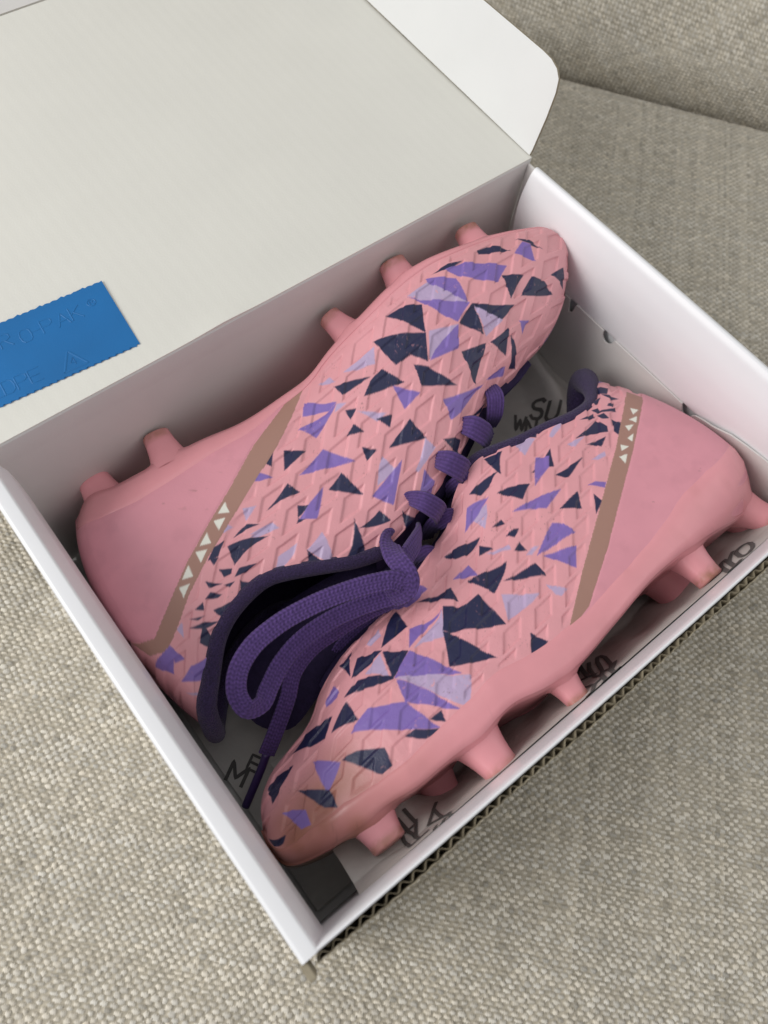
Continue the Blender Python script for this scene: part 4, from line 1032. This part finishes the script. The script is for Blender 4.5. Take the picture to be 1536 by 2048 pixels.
 ('L', [(0.0233, 0.797), (0.0454, 0.9455), (0.0386, 0.9786)])], 'white': [[(0.2058, 0.4486), (0.204, 0.4979), (0.1895, 0.476)], [(0.1796, 0.4909), (0.1961, 0.5079), (0.1803, 0.5362)], [(0.1636, 0.5133), (0.1626, 0.5592), (0.1462, 0.5357)], [(0.1372, 0.5419), (0.1534, 0.5681), (0.1373, 0.5892)], [(0.1223, 0.5603), (0.1216, 0.6064), (0.1068, 0.5793)], [(0.0982, 0.5885), (0.113, 0.614), (0.0962, 0.6266)]], 'band': [(0.3482, 0.0791), (0.3371, 0.0968), (0.3263, 0.1152), (0.3157, 0.1347), (0.3052, 0.1556), (0.2947, 0.1777), (0.2844, 0.2012), (0.275, 0.2357), (0.2658, 0.2732), (0.2567, 0.3026), (0.2478, 0.3291), (0.2389, 0.3537), (0.2302, 0.377), (0.2216, 0.3992), (0.2119, 0.4211), (0.2022, 0.4402), (0.1927, 0.4565), (0.1832, 0.471), (0.1738, 0.4845), (0.1647, 0.4978), (0.1556, 0.5099), (0.1464, 0.5208), (0.1376, 0.5307), (0.1298, 0.5406), (0.1219, 0.5493), (0.1142, 0.5597), (0.1061, 0.5686), (0.0977, 0.5758), (0.0889, 0.5815), (0.0801, 0.5863), (0.0725, 0.5939), (0.0648, 0.6008), (0.057, 0.6068), (0.0492, 0.6121), (0.0415, 0.6169), (0.0344, 0.6025), (0.0264, 0.5856), (0.0146, 0.5502), (0.0183, 0.5767), (0.0214, 0.6021), (0.0242, 0.6271), (0.0325, 0.6477), (0.0394, 0.6645), (0.0508, 0.6719), (0.0599, 0.668), (0.069, 0.6632), (0.0771, 0.6567), (0.086, 0.6514), (0.0954, 0.6461), (0.1044, 0.6389), (0.1135, 0.6339), (0.1221, 0.6267), (0.1304, 0.6178), (0.1384, 0.6072), (0.1475, 0.5966), (0.1568, 0.5881), (0.166, 0.5782), (0.1751, 0.567), (0.1842, 0.555), (0.1933, 0.542), (0.2024, 0.5272), (0.2116, 0.5097), (0.2209, 0.4895), (0.2304, 0.4677), (0.2393, 0.4472), (0.2483, 0.4264), (0.2575, 0.4052), (0.2668, 0.3837), (0.2762, 0.3622), (0.2857, 0.3409), (0.2953, 0.3196), (0.3049, 0.2981), (0.3146, 0.276), (0.3245, 0.2458), (0.3345, 0.2103), (0.3448, 0.1847), (0.3554, 0.1592), (0.3659, 0.1318), (0.3766, 0.1059), (0.3876, 0.08), (0.3994, 0.0524), (0.3801, 0.0285), (0.3638, 0.0532)], 'counter': [(0.3892, -0.06), (0.3692, 0.0366), (0.3665, 0.042), (0.3638, 0.0473), (0.3611, 0.0526), (0.3585, 0.0579), (0.3559, 0.0632), (0.3533, 0.0684), (0.3507, 0.0737), (0.3482, 0.0791), (0.3399, 0.0923), (0.3317, 0.1059), (0.3236, 0.12), (0.3157, 0.1347), (0.3078, 0.1502), (0.2999, 0.1665), (0.2922, 0.1835), (0.2844, 0.2012), (0.2762, 0.2275), (0.2681, 0.265), (0.2601, 0.292), (0.2522, 0.3161), (0.2444, 0.3385), (0.2367, 0.3597), (0.2291, 0.3799), (0.2216, 0.3992), (0.2155, 0.4132), (0.2094, 0.4262), (0.2034, 0.438), (0.1975, 0.4486), (0.1915, 0.4584), (0.1856, 0.4675), (0.1797, 0.4762), (0.1738, 0.4845), (0.167, 0.4946), (0.1602, 0.504), (0.1533, 0.5128), (0.1464, 0.5208), (0.1395, 0.528), (0.1337, 0.5358), (0.1279, 0.5429), (0.1219, 0.5493), (0.1171, 0.556), (0.1122, 0.5621), (0.1071, 0.5676), (0.1019, 0.5724), (0.0966, 0.5766), (0.0911, 0.5802), (0.0856, 0.5834), (0.0801, 0.5863), (0.0753, 0.5911), (0.0706, 0.5957), (0.0657, 0.5999), (0.0609, 0.6039), (0.056, 0.6075), (0.0512, 0.6108), (0.0463, 0.6139), (0.0415, 0.6169), (0.0397, 0.6133), (0.0379, 0.6097), (0.0362, 0.6061), (0.0344, 0.6025), (0.0327, 0.5989), (0.0309, 0.5952), (0.0288, 0.5908), (0.0264, 0.5856), (0.0248, 0.5795), (0.023, 0.5732), (0.0212, 0.5667), (0.0194, 0.5599), (0.0174, 0.5528), (0.0153, 0.5453), (0.0132, 0.5374), (0.0109, 0.5289), (-0.03, 0.5289), (-0.03, -0.06)], 'plate': [(0.0, 0.1048), (0.05, 0.1756), (0.1, 0.2), (0.15, 0.2), (0.2, 0.1844), (0.25, 0.1415), (0.3, 0.1051), (0.35, 0.0619), (0.4, 0.0533), (0.45, 0.0336), (0.5, 0.0447), (0.55, 0.0577), (0.6, 0.0728), (0.65, 0.0745), (0.7, 0.0735), (0.75, 0.0694), (0.8, 0.0716), (0.85, 0.0917), (0.9, 0.1), (0.95, 0.1), (1.0, 0.1)], 'emboss': {'c0': [-0.056983, 0.035407], 'a': [0.005459, -0.011132], 'b': [-0.01365, -0.01166], 'p': [-0.008699, -0.00842], 'q': [0.011541, 7.2e-05]}, 'laces': [('bow_loop', [[-0.04058, -0.02854, 0.083], [-0.04133, -0.02679, 0.09], [-0.04457, -0.02351, 0.093], [-0.05081, -0.02058, 0.094], [-0.06376, -0.01585, 0.094], [-0.07924, -0.01185, 0.093], [-0.09471, -0.00981, 0.091], [-0.10764, -0.01069, 0.088], [-0.11668, -0.01466, 0.084], [-0.12146, -0.02098, 0.079], [-0.12105, -0.02706, 0.075], [-0.11573, -0.02773, 0.071], [-0.10819, -0.02315, 0.068], [-0.09965, -0.01838, 0.067], [-0.08787, -0.01522, 0.068], [-0.07282, -0.01613, 0.072], [-0.05877, -0.02007, 0.076], [-0.04604, -0.02564, 0.08], [-0.04137, -0.02812, 0.082]], 0.0042, 0.0009, (-0.25, -0.55, 0.8)), ('lace_end', [[-0.04212, -0.02858, 0.08], [-0.05443, -0.02189, 0.066], [-0.06918, -0.01841, 0.058], [-0.08373, -0.01767, 0.054], [-0.09506, -0.02127, 0.052], [-0.10285, -0.02772, 0.049], [-0.11052, -0.03262, 0.045], [-0.11773, -0.03664, 0.04], [-0.12296, -0.03908, 0.034]], 0.0037, 0.001, (-0.25, -0.55, 0.8)), ('lace_end', [[-0.03866, -0.02526, 0.064], [-0.05099, -0.02231, 0.052], [-0.06583, -0.02154, 0.044], [-0.07851, -0.02463, 0.038], [-0.08907, -0.02835, 0.033], [-0.09768, -0.03119, 0.029]], 0.0032, 0.001, (-0.25, -0.55, 0.8)), ('aglet', [[-0.12286, -0.03895, 0.0342], [-0.12573, -0.04067, 0.031], [-0.13422, -0.04501, 0.023], [-0.14258, -0.04917, 0.016]], 0.0019, 0.0019, None), ('lace_knot', [[-0.0268, 0.00052, 0.071], [-0.03012, -0.00329, 0.08], [-0.03418, -0.00901, 0.087], [-0.0369, -0.01493, 0.091], [-0.03776, -0.01998, 0.093], [-0.03819, -0.02453, 0.0925], [-0.03918, -0.02767, 0.09], [-0.04177, -0.0289, 0.087], [-0.04504, -0.02741, 0.083], [-0.04708, -0.02391, 0.077], [-0.04709, -0.01967, 0.07]], 0.0046, 0.0012, (-0.25, -0.55, 0.8)), ('lace_knot', [[-0.01032, -0.00437, 0.064], [-0.01888, -0.01051, 0.076], [-0.02588, -0.01409, 0.082], [-0.03192, -0.01655, 0.085], [-0.03679, -0.01769, 0.084]], 0.0044, 0.0012, (-0.25, -0.55, 0.8)), ('lace', [[0.06832, 0.03852, 0.066, 0.0018, 0.0012], [0.06414, 0.03241, 0.076, 0.004, 0.001], [0.06156, 0.02588, 0.078, 0.0046, 0.001], [0.05845, 0.0206, 0.072, 0.0044, 0.001], [0.05775, 0.02054, 0.06, 0.004, 0.001]], 0.004, 0.0014, (-0.25, -0.55, 0.8)), ('lace', [[0.03891, 0.02749, 0.066, 0.0016, 0.0012], [0.03743, 0.0236, 0.076, 0.004, 0.001], [0.0393, 0.01836, 0.08, 0.0056, 0.001], [0.04293, 0.01409, 0.077, 0.0058, 0.001], [0.04957, 0.01263, 0.064, 0.0052, 0.001]], 0.004, 0.0014, (-0.1, -0.5, 0.85)), ('lace', [[0.01571, 0.0205, 0.066, 0.0016, 0.0012], [0.01561, 0.01658, 0.075, 0.004, 0.001], [0.01719, 0.01038, 0.08, 0.0056, 0.001], [0.02106, 0.00587, 0.077, 0.0058, 0.001], [0.02842, 0.00455, 0.062, 0.0052, 0.001]], 0.004, 0.0014, (-0.1, -0.5, 0.85)), ('lace', [[-0.00733, 0.01215, 0.065, 0.0016, 0.0012], [-0.00686, 0.00793, 0.074, 0.0036, 0.001], [-0.0049, 0.00131, 0.079, 0.0048, 0.001], [-0.0012, -0.00329, 0.075, 0.005, 0.001], [0.00433, -0.00421, 0.06, 0.0048, 0.001]], 0.004, 0.0014, (-0.1, -0.5, 0.85))], 'studs': [(0.058, 0.42, 0.0235, 0.0108, 0.01008, 0.0072, 0.00619, 0.0022, (0.34, 0.16)), (0.169, 0.75, 0.0205, 0.0102, 0.00952, 0.0068, 0.00585, 0.0022, (0.0, 0.06)), (0.541, 0.76, 0.019, 0.0087, 0.00812, 0.0058, 0.00499, 0.0022, (0, 0.1)), (0.682, 0.7, 0.018, 0.0105, 0.0098, 0.007, 0.00602, 0.0022, (-0.05, 0.34)), (0.828, 0.68, 0.0185, 0.0096, 0.00896, 0.0064, 0.0055, 0.0022, (0, 0.16)), (0.081, -0.62, 0.0175, 0.0102, 0.00952, 0.0068, 0.00585, 0.0022, (0, -0.05)), (0.209, -0.62, 0.0175, 0.0102, 0.00952, 0.0068, 0.00585, 0.0022, (0, -0.05)), (0.525, -0.66, 0.0175, 0.0084, 0.00784, 0.0056, 0.00482, 0.0022, (0, -0.05)), (0.708, -0.66, 0.0175, 0.0096, 0.00896, 0.0064, 0.0055, 0.0022, (0, -0.05)), (0.821, -0.62, 0.016, 0.0087, 0.00812, 0.0058, 0.00499, 0.0022, (0, -0.05))], 'tongue': [[-0.02213, -0.00668, 0.05], [-0.03842, -0.01794, 0.046], [-0.06571, -0.02467, 0.042], [-0.09053, -0.03305, 0.036], [-0.10933, -0.03572, 0.031], [-0.11866, -0.02544, 0.03], [-0.11697, -0.00721, 0.032], [-0.09302, 0.00896, 0.036], [-0.06298, 0.01023, 0.042], [-0.03878, 0.00304, 0.049]], 'origin': [0.0, 0.05, 0.004], 'collar_end': 0.385, 'binding': 0.0036, 'dirt': 0.15, 'pad': 0.25, 'label': 'pink boot by the lid with its laces bowed over the open mouth'}, {'B': [[0.1487, -0.08673, 0.05], [0.12113, -0.09215, 0.066], [0.09752, -0.09043, 0.076], [0.08292, -0.0892, 0.079], [0.05565, -0.08855, 0.081], [0.02338, -0.09282, 0.082], [-0.00624, -0.09635, 0.083], [-0.02332, -0.09462, 0.085], [-0.03518, -0.09166, 0.086], [-0.05594, -0.09274, 0.086], [-0.07344, -0.09213, 0.085], [-0.08815, -0.092, 0.083], [-0.09925, -0.09015, 0.081], [-0.11238, -0.08936, 0.077], [-0.12822, -0.08731, 0.067], [-0.1373, -0.08457, 0.058], [-0.14196, -0.08171, 0.052], [-0.14364, -0.07513, 0.047], [-0.14214, -0.06482, 0.043]], 'T': [[0.12532, 0.01599, 0.052], [0.11582, 0.0064, 0.064], [0.10429, -0.00268, 0.071], [0.09189, -0.00436, 0.074], [0.08514, -0.00395, 0.075], [0.07281, -0.00118, 0.075], [0.05772, 0.00128, 0.074], [0.04679, 0.00434, 0.073], [0.03188, 0.00727, 0.071], [0.02424, 0.00467, 0.069], [0.01212, -0.00193, 0.066], [0.00288, -0.00972, 0.063], [-0.00907, -0.01358, 0.061], [-0.02216, -0.01809, 0.06], [-0.03772, -0.02536, 0.058], [-0.04799, -0.02455, 0.056], [-0.06198, -0.02575, 0.053], [-0.07666, -0.02851, 0.049], [-0.09119, -0.03461, 0.046], [-0.10122, -0.04156, 0.045], [-0.11496, -0.04531, 0.043], [-0.12718, -0.04879, 0.042], [-0.13718, -0.05612, 0.042], [-0.14214, -0.06482, 0.043]], 'kB': [(0, 0), (5, 0.37), (11, 0.76), (18, 1)], 'kT': [(0, 0), (9, 0.37), (17, 0.76), (23, 1)], 'zm': [(0, 0.05), (0.37, 0.047), (0.76, 0.045), (1, 0.042)], 'wm': [(0, 0.032), (0.15, 0.033), (0.37, 0.036), (0.6, 0.042), (0.76, 0.043), (0.9, 0.038), (1, 0.03)], 'nn': [(0, 1.6), (0.37, 1.5), (0.6, 1.6), (0.76, 1.9), (1, 2)], 'f0': [(0, 0.25), (0.37, 0.22), (0.76, 0.2), (1, 0.15)], 'bow': [(0, 0.009), (0.03, 0.008), (0.08, 0.003), (0.14, 0)], 'print': [
 ('P', [(0.005, 0.8589), (0.0084, 0.8164), (0.0096, 0.7816), (0.0448, 0.9027)]), 
 ('N', [(0.0598, 0.9173), (0.0472, 0.8512), (0.0465, 0.7957), (0.0652, 0.8057), (0.0701, 0.8699)]), 
 ('N', [(0.0706, 0.8591), (0.0654, 0.798), (0.0629, 0.7314), (0.074, 0.7737)]), 
 ('N', [(0.1035, 0.9524), (0.08, 0.8565), (0.0993, 0.8643)]), 
 ('N', [(0.0872, 0.7875), (0.0788, 0.7569), (0.0905, 0.7539), (0.0937, 0.7876)]), 
 ('N', [(0.1175, 0.8677), (0.1054, 0.8376), (0.1107, 0.804), (0.0907, 0.7396), (0.0953, 0.7267), (0.1177, 0.802)]), 
 ('N', [(0.1529, 0.836), (0.1225, 0.8255), (0.1324, 0.782)]), 
 ('N', [(0.1256, 0.7863), (0.1127, 0.7727), (0.1167, 0.7248), (0.1251, 0.7467)]), 
 ('N', [(0.1144, 0.7165), (0.1131, 0.6675), (0.1354, 0.6258), (0.1326, 0.655)]), 
 ('N', [(0.1928, 0.7152), (0.1341, 0.7678), (0.1329, 0.6961), (0.141, 0.6675), (0.1644, 0.7059)]), 
 ('L', [(0.2097, 0.7108), (0.1779, 0.7064), (0.2057, 0.674)]), 
 ('N', [(0.1906, 0.6598), (0.1516, 0.6535), (0.1743, 0.6183), (0.1802, 0.6452)]), 
 ('L', [(0.2062, 0.5858), (0.1776, 0.5917), (0.1835, 0.5705), (0.1992, 0.5694)]), 
 ('L', [(0.2199, 0.8099), (0.1954, 0.8848), (0.177, 0.9092), (0.1929, 0.8319), (0.2178, 0.7889)]), 
 ('L', [(0.2662, 0.9906), (0.2457, 0.9162), (0.239, 0.8513), (0.2785, 0.7546)]), 
 ('N', [(0.2412, 0.9983), (0.2232, 0.941), (0.2358, 0.8568), (0.2457, 0.9162)]), 
 ('N', [(0.3291, 0.8756), (0.2973, 0.8687), (0.3323, 0.7183), (0.3344, 0.7417)]), 
 ('N', [(0.3952, 0.7996), (0.3716, 0.7848), (0.3331, 0.7381), (0.3621, 0.7239), (0.3825, 0.7365)]), 
 ('N', [(0.254, 0.7051), (0.2376, 0.7311), (0.26, 0.6355), (0.269, 0.6506)]), 
 ('N', [(0.2937, 0.659), (0.2812, 0.6715), (0.2905, 0.6534)]), 
 ('P', [(0.2685, 0.7183), (0.25, 0.6968), (0.2669, 0.6441), (0.3075, 0.6007)]), 
 ('N', [(0.2686, 0.6025), (0.2121, 0.6117), (0.2587, 0.5656)]), 
 ('N', [(0.362, 0.6756), (0.3408, 0.6557), (0.3118, 0.6156), (0.3402, 0.5812)]), 
 ('P', [(0.3687, 0.5857), (0.3427, 0.5653), (0.2815, 0.5401), (0.3238, 0.5055)]), 
 ('L', [(0.3861, 0.6932), (0.4024, 0.6616), (0.4252, 0.6462), (0.4298, 0.7294)]), 
 ('P', [(0.4183, 0.7785), (0.3755, 0.6977), (0.4156, 0.7068), (0.4594, 0.7486)]), 
 ('P', [(0.2458, 0.5042), (0.2339, 0.5004), (0.2219, 0.4752), (0.231, 0.4588)]), 
 ('N', [(0.3097, 0.4793), (0.2669, 0.5007), (0.2829, 0.4381)]), 
 ('N', [(0.2516, 0.463), (0.2517, 0.4216), (0.2752, 0.3919)]), 
 ('N', [(0.4162, 0.6216), (0.3896, 0.6051), (0.3918, 0.5821)]), 
 ('N', [(0.4079, 0.5593), (0.3874, 0.5458), (0.3796, 0.5302), (0.3976, 0.526)]), 
 ('N', [(0.5162, 0.7687), (0.4863, 0.7374), (0.4434, 0.6604), (0.4861, 0.6696), (0.5054, 0.6988)]), 
 ('L', [(0.4604, 0.6012), (0.4153, 0.5308), (0.4186, 0.5157), (0.451, 0.5751)]), 
 ('N', [(0.459, 0.6475), (0.4427, 0.584), (0.4729, 0.6223)]), 
 ('N', [(0.4179, 0.5053), (0.3975, 0.5046), (0.3976, 0.4669)]), 
 ('L', [(0.4061, 0.4606), (0.388, 0.4594), (0.3779, 0.4433), (0.3985, 0.4443)]), 
 ('P', [(0.3927, 0.4291), (0.3332, 0.4572), (0.3241, 0.4378), (0.3182, 0.3827), (0.354, 0.4007)]), 
 ('P', [(0.383, 0.4119), (0.3338, 0.3472), (0.3573, 0.2916)]), 
 ('P', [(0.5354, 0.6385), (0.4963, 0.6352), (0.4978, 0.5679)]), 
 ('N', [(0.519, 0.5855), (0.4867, 0.5614), (0.4418, 0.5128), (0.4981, 0.4764), (0.5117, 0.5478)]), 
 ('N', [(0.4747, 0.4867), (0.4044, 0.4198), (0.4044, 0.3643)]), 
 ('L', [(0.4171, 0.3505), (0.3922, 0.2652), (0.411, 0.2698), (0.4174, 0.2931)]), 
 ('L', [(0.4916, 0.4545), (0.4376, 0.3498), (0.5114, 0.3659)]), 
 ('N', [(0.4963, 0.2706), (0.4818, 0.1712), (0.5196, 0.153)]), 
 ('N', [(0.6077, 0.7553), (0.574, 0.6529), (0.5475, 0.6194), (0.5531, 0.5499), (0.5731, 0.619), (0.591, 0.6691)]), 
 ('P', [(0.6046, 0.831), (0.5804, 0.8239), (0.5769, 0.7276), (0.6071, 0.7862)]), 
 ('P', [(0.6409, 0.9234), (0.6046, 0.831), (0.6071, 0.7862), (0.6366, 0.8256)]), 
 ('N', [(0.6995, 0.6395), (0.6566, 0.7841), (0.6408, 0.8254), (0.6455, 0.6529), (0.6656, 0.6405)]), 
 ('P', [(0.666, 0.5426), (0.6462, 0.6319), (0.5827, 0.5871), (0.6208, 0.5919)]), 
 ('L', [(0.6599, 0.5288), (0.6248, 0.574), (0.5863, 0.5837), (0.6128, 0.4957), (0.6425, 0.5346)]), 
 ('L', [(0.713, 0.7381), (0.6809, 0.7924), (0.6865, 0.7237), (0.7092, 0.7163)]), 
 ('P', [(0.7289, 0.8044), (0.7065, 0.8466), (0.7238, 0.8041)]), 
 ('N', [(0.7649, 0.8121), (0.7359, 0.8344), (0.7627, 0.6448)]), 
 ('N', [(0.7633, 0.6272), (0.7378, 0.7049), (0.711, 0.6522), (0.7004, 0.6234), (0.7299, 0.6145)]), 
 ('N', [(0.7015, 0.6179), (0.669, 0.5351), (0.6931, 0.4949), (0.7127, 0.4751), (0.7077, 0.5458)]), 
 ('L', [(0.7437, 0.5921), (0.7064, 0.6161), (0.7155, 0.495)]), 
 ('N', [(0.7869, 0.5857), (0.7568, 0.5975), (0.7111, 0.4911), (0.7113, 0.4718), (0.7442, 0.5015)]), 
 ('L', [(0.7113, 0.4718), (0.6657, 0.4009), (0.6135, 0.2872), (0.6412, 0.153), (0.6676, 0.2899), (0.6927, 0.4072)]), 
 ('P', [(0.7109, 0.4735), (0.6681, 0.5332), (0.6518, 0.4592), (0.6239, 0.3195), (0.6694, 0.4022)]), 
 ('P', [(0.71, 0.4625), (0.6927, 0.4072), (0.6722, 0.3048), (0.6528, 0.1718), (0.6847, 0.2756), (0.7165, 0.3587)]), 
 ('P', [(0.8044, 0.4239), (0.7672, 0.4428), (0.7151, 0.3559), (0.6911, 0.1624), (0.7213, 0.2373), (0.7513, 0.2967)]), 
 ('N', [(0.8278, 0.5265), (0.7868, 0.5587), (0.785, 0.4352)]), 
 ('N', [(0.6986, 0.2384), (0.678, 0.2407), (0.6815, 0.1717)]), 
 ('N', [(0.742, 0.2505), (0.7241, 0.2436), (0.6855, 0.1467), (0.7186, 0.1702)]), 
 ('N', [(0.8953, 0.7598), (0.8672, 0.8027), (0.8137, 0.5833), (0.838, 0.556), (0.8643, 0.6324)]), 
 ('P', [(0.8168, 0.7), (0.7885, 0.7464), (0.7872, 0.6375), (0.806, 0.6626)]), 
 ('N', [(0.8319, 0.3757), (0.8056, 0.3346), (0.7731, 0.2627), (0.7743, 0.1757), (0.7907, 0.1675)]), 
 ('P', [(0.8692, 0.5242), (0.8347, 0.3731), (0.8669, 0.2985)]), 
 ('N', [(0.942, 0.7188), (0.9231, 0.7292), (0.894, 0.6205), (0.9085, 0.582), (0.9434, 0.5275)]), 
 ('N', [(0.901, 0.4395), (0.8609, 0.3033), (0.8595, 0.1999), (0.8768, 0.2505)]), 
 ('P', [(0.9295, 0.3827), (0.9161, 0.3597), (0.8981, 0.3003), (0.8982, 0.2112), (0.9113, 0.2194)]), 
 ('N', [(0.97, 0.1923), (0.9351, 0.2379), (0.9418, 0.1844), (0.9584, 0.1353)]), 
 ('N', [(0.58, 0.5937), (0.5592, 0.5262), (0.5464, 0.5171), (0.5197, 0.5142), (0.5179, 0.3567), (0.5593, 0.4097), (0.6013, 0.4896), (0.6077, 0.521)]), 
 ('N', [(0.6084, 0.5187), (0.6013, 0.4896), (0.583, 0.3712), (0.5639, 0.2583), (0.5998, 0.3199), (0.6339, 0.3746)])], 'white': [[(0.0768, 0.6722), (0.0725, 0.6358), (0.0866, 0.6492)], [(0.1, 0.6513), (0.0857, 0.6315), (0.098, 0.6188)], [(0.1147, 0.6424), (0.1038, 0.6222), (0.1189, 0.6135)], [(0.1318, 0.5907), (0.1179, 0.5933), (0.1311, 0.5678)], [(0.1488, 0.5845), (0.1419, 0.5583), (0.1578, 0.5578)], [(0.1696, 0.5406), (0.1555, 0.5355), (0.173, 0.5028)]], 'band': [(0.0392, 0.6997), (0.0394, 0.6643), (0.0388, 0.6309), (0.0542, 0.6274), (0.0715, 0.6249), (0.0872, 0.6175), (0.1019, 0.6035), (0.1154, 0.5841), (0.1281, 0.5624), (0.1404, 0.5398), (0.1533, 0.5196), (0.1661, 0.4985), (0.1786, 0.4767), (0.1908, 0.4552), (0.2026, 0.4347), (0.2141, 0.4152), (0.2254, 0.3963), (0.2374, 0.3759), (0.2492, 0.3553), (0.2608, 0.3344), (0.2722, 0.3132), (0.2834, 0.2921), (0.2942, 0.2707), (0.3047, 0.2473), (0.3149, 0.2209), (0.325, 0.2051), (0.335, 0.1907), (0.345, 0.1776), (0.355, 0.1654), (0.3652, 0.1535), (0.3757, 0.1415), (0.3865, 0.1299), (0.3992, 0.13), (0.4122, 0.1305), (0.4254, 0.1311), (0.4386, 0.1315), (0.4448, 0.1409), (0.4351, 0.1485), (0.4237, 0.1625), (0.4123, 0.1761), (0.4009, 0.1897), (0.3896, 0.2035), (0.3784, 0.2179), (0.3675, 0.2425), (0.3571, 0.2602), (0.3468, 0.2744), (0.3365, 0.2887), (0.3262, 0.3039), (0.3158, 0.3198), (0.3053, 0.3365), (0.2945, 0.3536), (0.2834, 0.3711), (0.272, 0.3897), (0.2603, 0.4091), (0.2484, 0.429), (0.2363, 0.4489), (0.224, 0.469), (0.2114, 0.4897), (0.1984, 0.5119), (0.1849, 0.536), (0.1709, 0.5615), (0.1566, 0.5868), (0.1419, 0.614), (0.1283, 0.6404), (0.1141, 0.6662), (0.0987, 0.6884), (0.0813, 0.7009), (0.063, 0.7038)], 'counter': [(-0.03, 0.6309), (0.0388, 0.6309), (0.041, 0.6307), (0.0432, 0.6304), (0.0452, 0.63), (0.0471, 0.6295), (0.049, 0.6291), (0.0508, 0.6285), (0.0525, 0.628), (0.0542, 0.6274), (0.0675, 0.6259), (0.0792, 0.6217), (0.091, 0.6147), (0.1019, 0.6035), (0.1121, 0.5893), (0.1218, 0.5734), (0.1312, 0.5568), (0.1404, 0.5398), (0.1517, 0.5221), (0.1629, 0.5039), (0.1739, 0.4849), (0.1847, 0.4659), (0.1953, 0.4474), (0.2055, 0.4297), (0.2156, 0.4128), (0.2254, 0.3963), (0.2359, 0.3784), (0.2463, 0.3605), (0.2565, 0.3423), (0.2666, 0.3238), (0.2764, 0.3053), (0.2861, 0.2868), (0.2955, 0.2679), (0.3047, 0.2473), (0.3149, 0.2209), (0.325, 0.2051), (0.335, 0.1907), (0.345, 0.1776), (0.355, 0.1654), (0.3652, 0.1535), (0.3757, 0.1415), (0.3865, 0.1299), (0.3926, 0.1303), (0.3989, 0.1307), (0.4052, 0.1313), (0.4115, 0.132), (0.4179, 0.1327), (0.4244, 0.1334), (0.4309, 0.1341), (0.4374, 0.1347), (0.45740000000000003, -0.06), (-0.03, -0.06)], 'plate': [(0.0, 0.269), (0.05, 0.2769), (0.1, 0.2987), (0.15, 0.2697), (0.2, 0.1912), (0.25, 0.1407), (0.3, 0.1163), (0.35, 0.1185), (0.4, 0.1256), (0.45, 0.1587), (0.5, 0.1704), (0.55, 0.1817), (0.6, 0.1917), (0.65, 0.1845), (0.7, 0.1643), (0.75, 0.1467), (0.8, 0.1405), (0.85, 0.1967), (0.9, 0.1909), (0.95, 0.1344), (1.0, 0.0858)], 'emboss': {'c0': [0.019385, -0.021674], 'a': [0.006816, -0.009478], 'b': [-0.011504, -0.009063], 'p': [-0.006872, -0.007038], 'q': [0.010669, 0.000773]}, 'laces': [('lace', [[0.02862, 0.00104, 0.067, 0.002, 0.0008], [0.02323, 0.00132, 0.069, 0.0044, 0.0009], [0.01872, 0.0033, 0.064, 0.0048, 0.0009], [0.01645, 0.00518, 0.054, 0.0046, 0.0009], [0.01705, 0.00672, 0.042, 0.0044, 0.0009]], 0.004, 0.0009, (-0.25, -0.55, 0.8)), ('lace', [[0.01031, -0.00727, 0.064, 0.002, 0.0008], [0.00477, -0.00677, 0.065, 0.0042, 0.0009], [0.00018, -0.00549, 0.061, 0.0046, 0.0009], [-0.00159, -0.00367, 0.051, 0.0044, 0.0009], [-0.00099, -0.00251, 0.04, 0.0044, 0.0009]], 0.004, 0.0009, (-0.25, -0.55, 0.8)), ('lace', [[-0.00995, -0.01603, 0.062, 0.002, 0.0008], [-0.01327, -0.01499, 0.062, 0.0042, 0.0009], [-0.0163, -0.01356, 0.057, 0.0046, 0.0009], [-0.01728, -0.01177, 0.047, 0.0044, 0.0009]], 0.004, 0.0009, (-0.25, -0.55, 0.8))], 'studs': [(0.048, 0.6, 0.02, 0.0099, 0.00924, 0.0066, 0.00568, 0.0022, (0.22, 0.12)), (0.199, 0.62, 0.0205, 0.0099, 0.00924, 0.0066, 0.00568, 0.0022, (0.05, 0.1)), (0.486, 0.74, 0.0165, 0.0078, 0.00728, 0.0052, 0.00447, 0.0022, (0, 0.08)), (0.646, 0.7, 0.022, 0.0111, 0.01036, 0.0074, 0.00636, 0.0022, (0, 0.1)), (0.82, 0.64, 0.0158, 0.0111, 0.01036, 0.0074, 0.00636, 0.0022, (0, 0.08)), (0.039, -0.55, 0.021, 0.0099, 0.00924, 0.0066, 0.00568, 0.0022, (0, -0.05)), (0.181, -0.42, 0.027, 0.01575, 0.0147, 0.0105, 0.00903, 0.0022, (0, -0.02)), (0.491, -0.6, 0.0175, 0.0084, 0.00784, 0.0056, 0.00482, 0.0022, (0, -0.05)), (0.695, -0.45, 0.0205, 0.0102, 0.00952, 0.0068, 0.00585, 0.0022, (0, -0.05)), (0.804, -0.6, 0.017, 0.0099, 0.00924, 0.0066, 0.00568, 0.0022, (0, -0.05))], 'dirt_z': 0, 'origin': [0.0, -0.05, 0.004], 'collar_end': 0.385, 'binding': 0.003, 'dirt': 1.0, 'pad': 1.3, 'label': 'pink boot by the front wall, toe stained brown, studs facing the near edge'}]
make_boot(DATA[0], DATA[0]['label'], 'pair of pink football boots in the box')
make_boot(DATA[1], DATA[1]['label'], 'pair of pink football boots in the box')
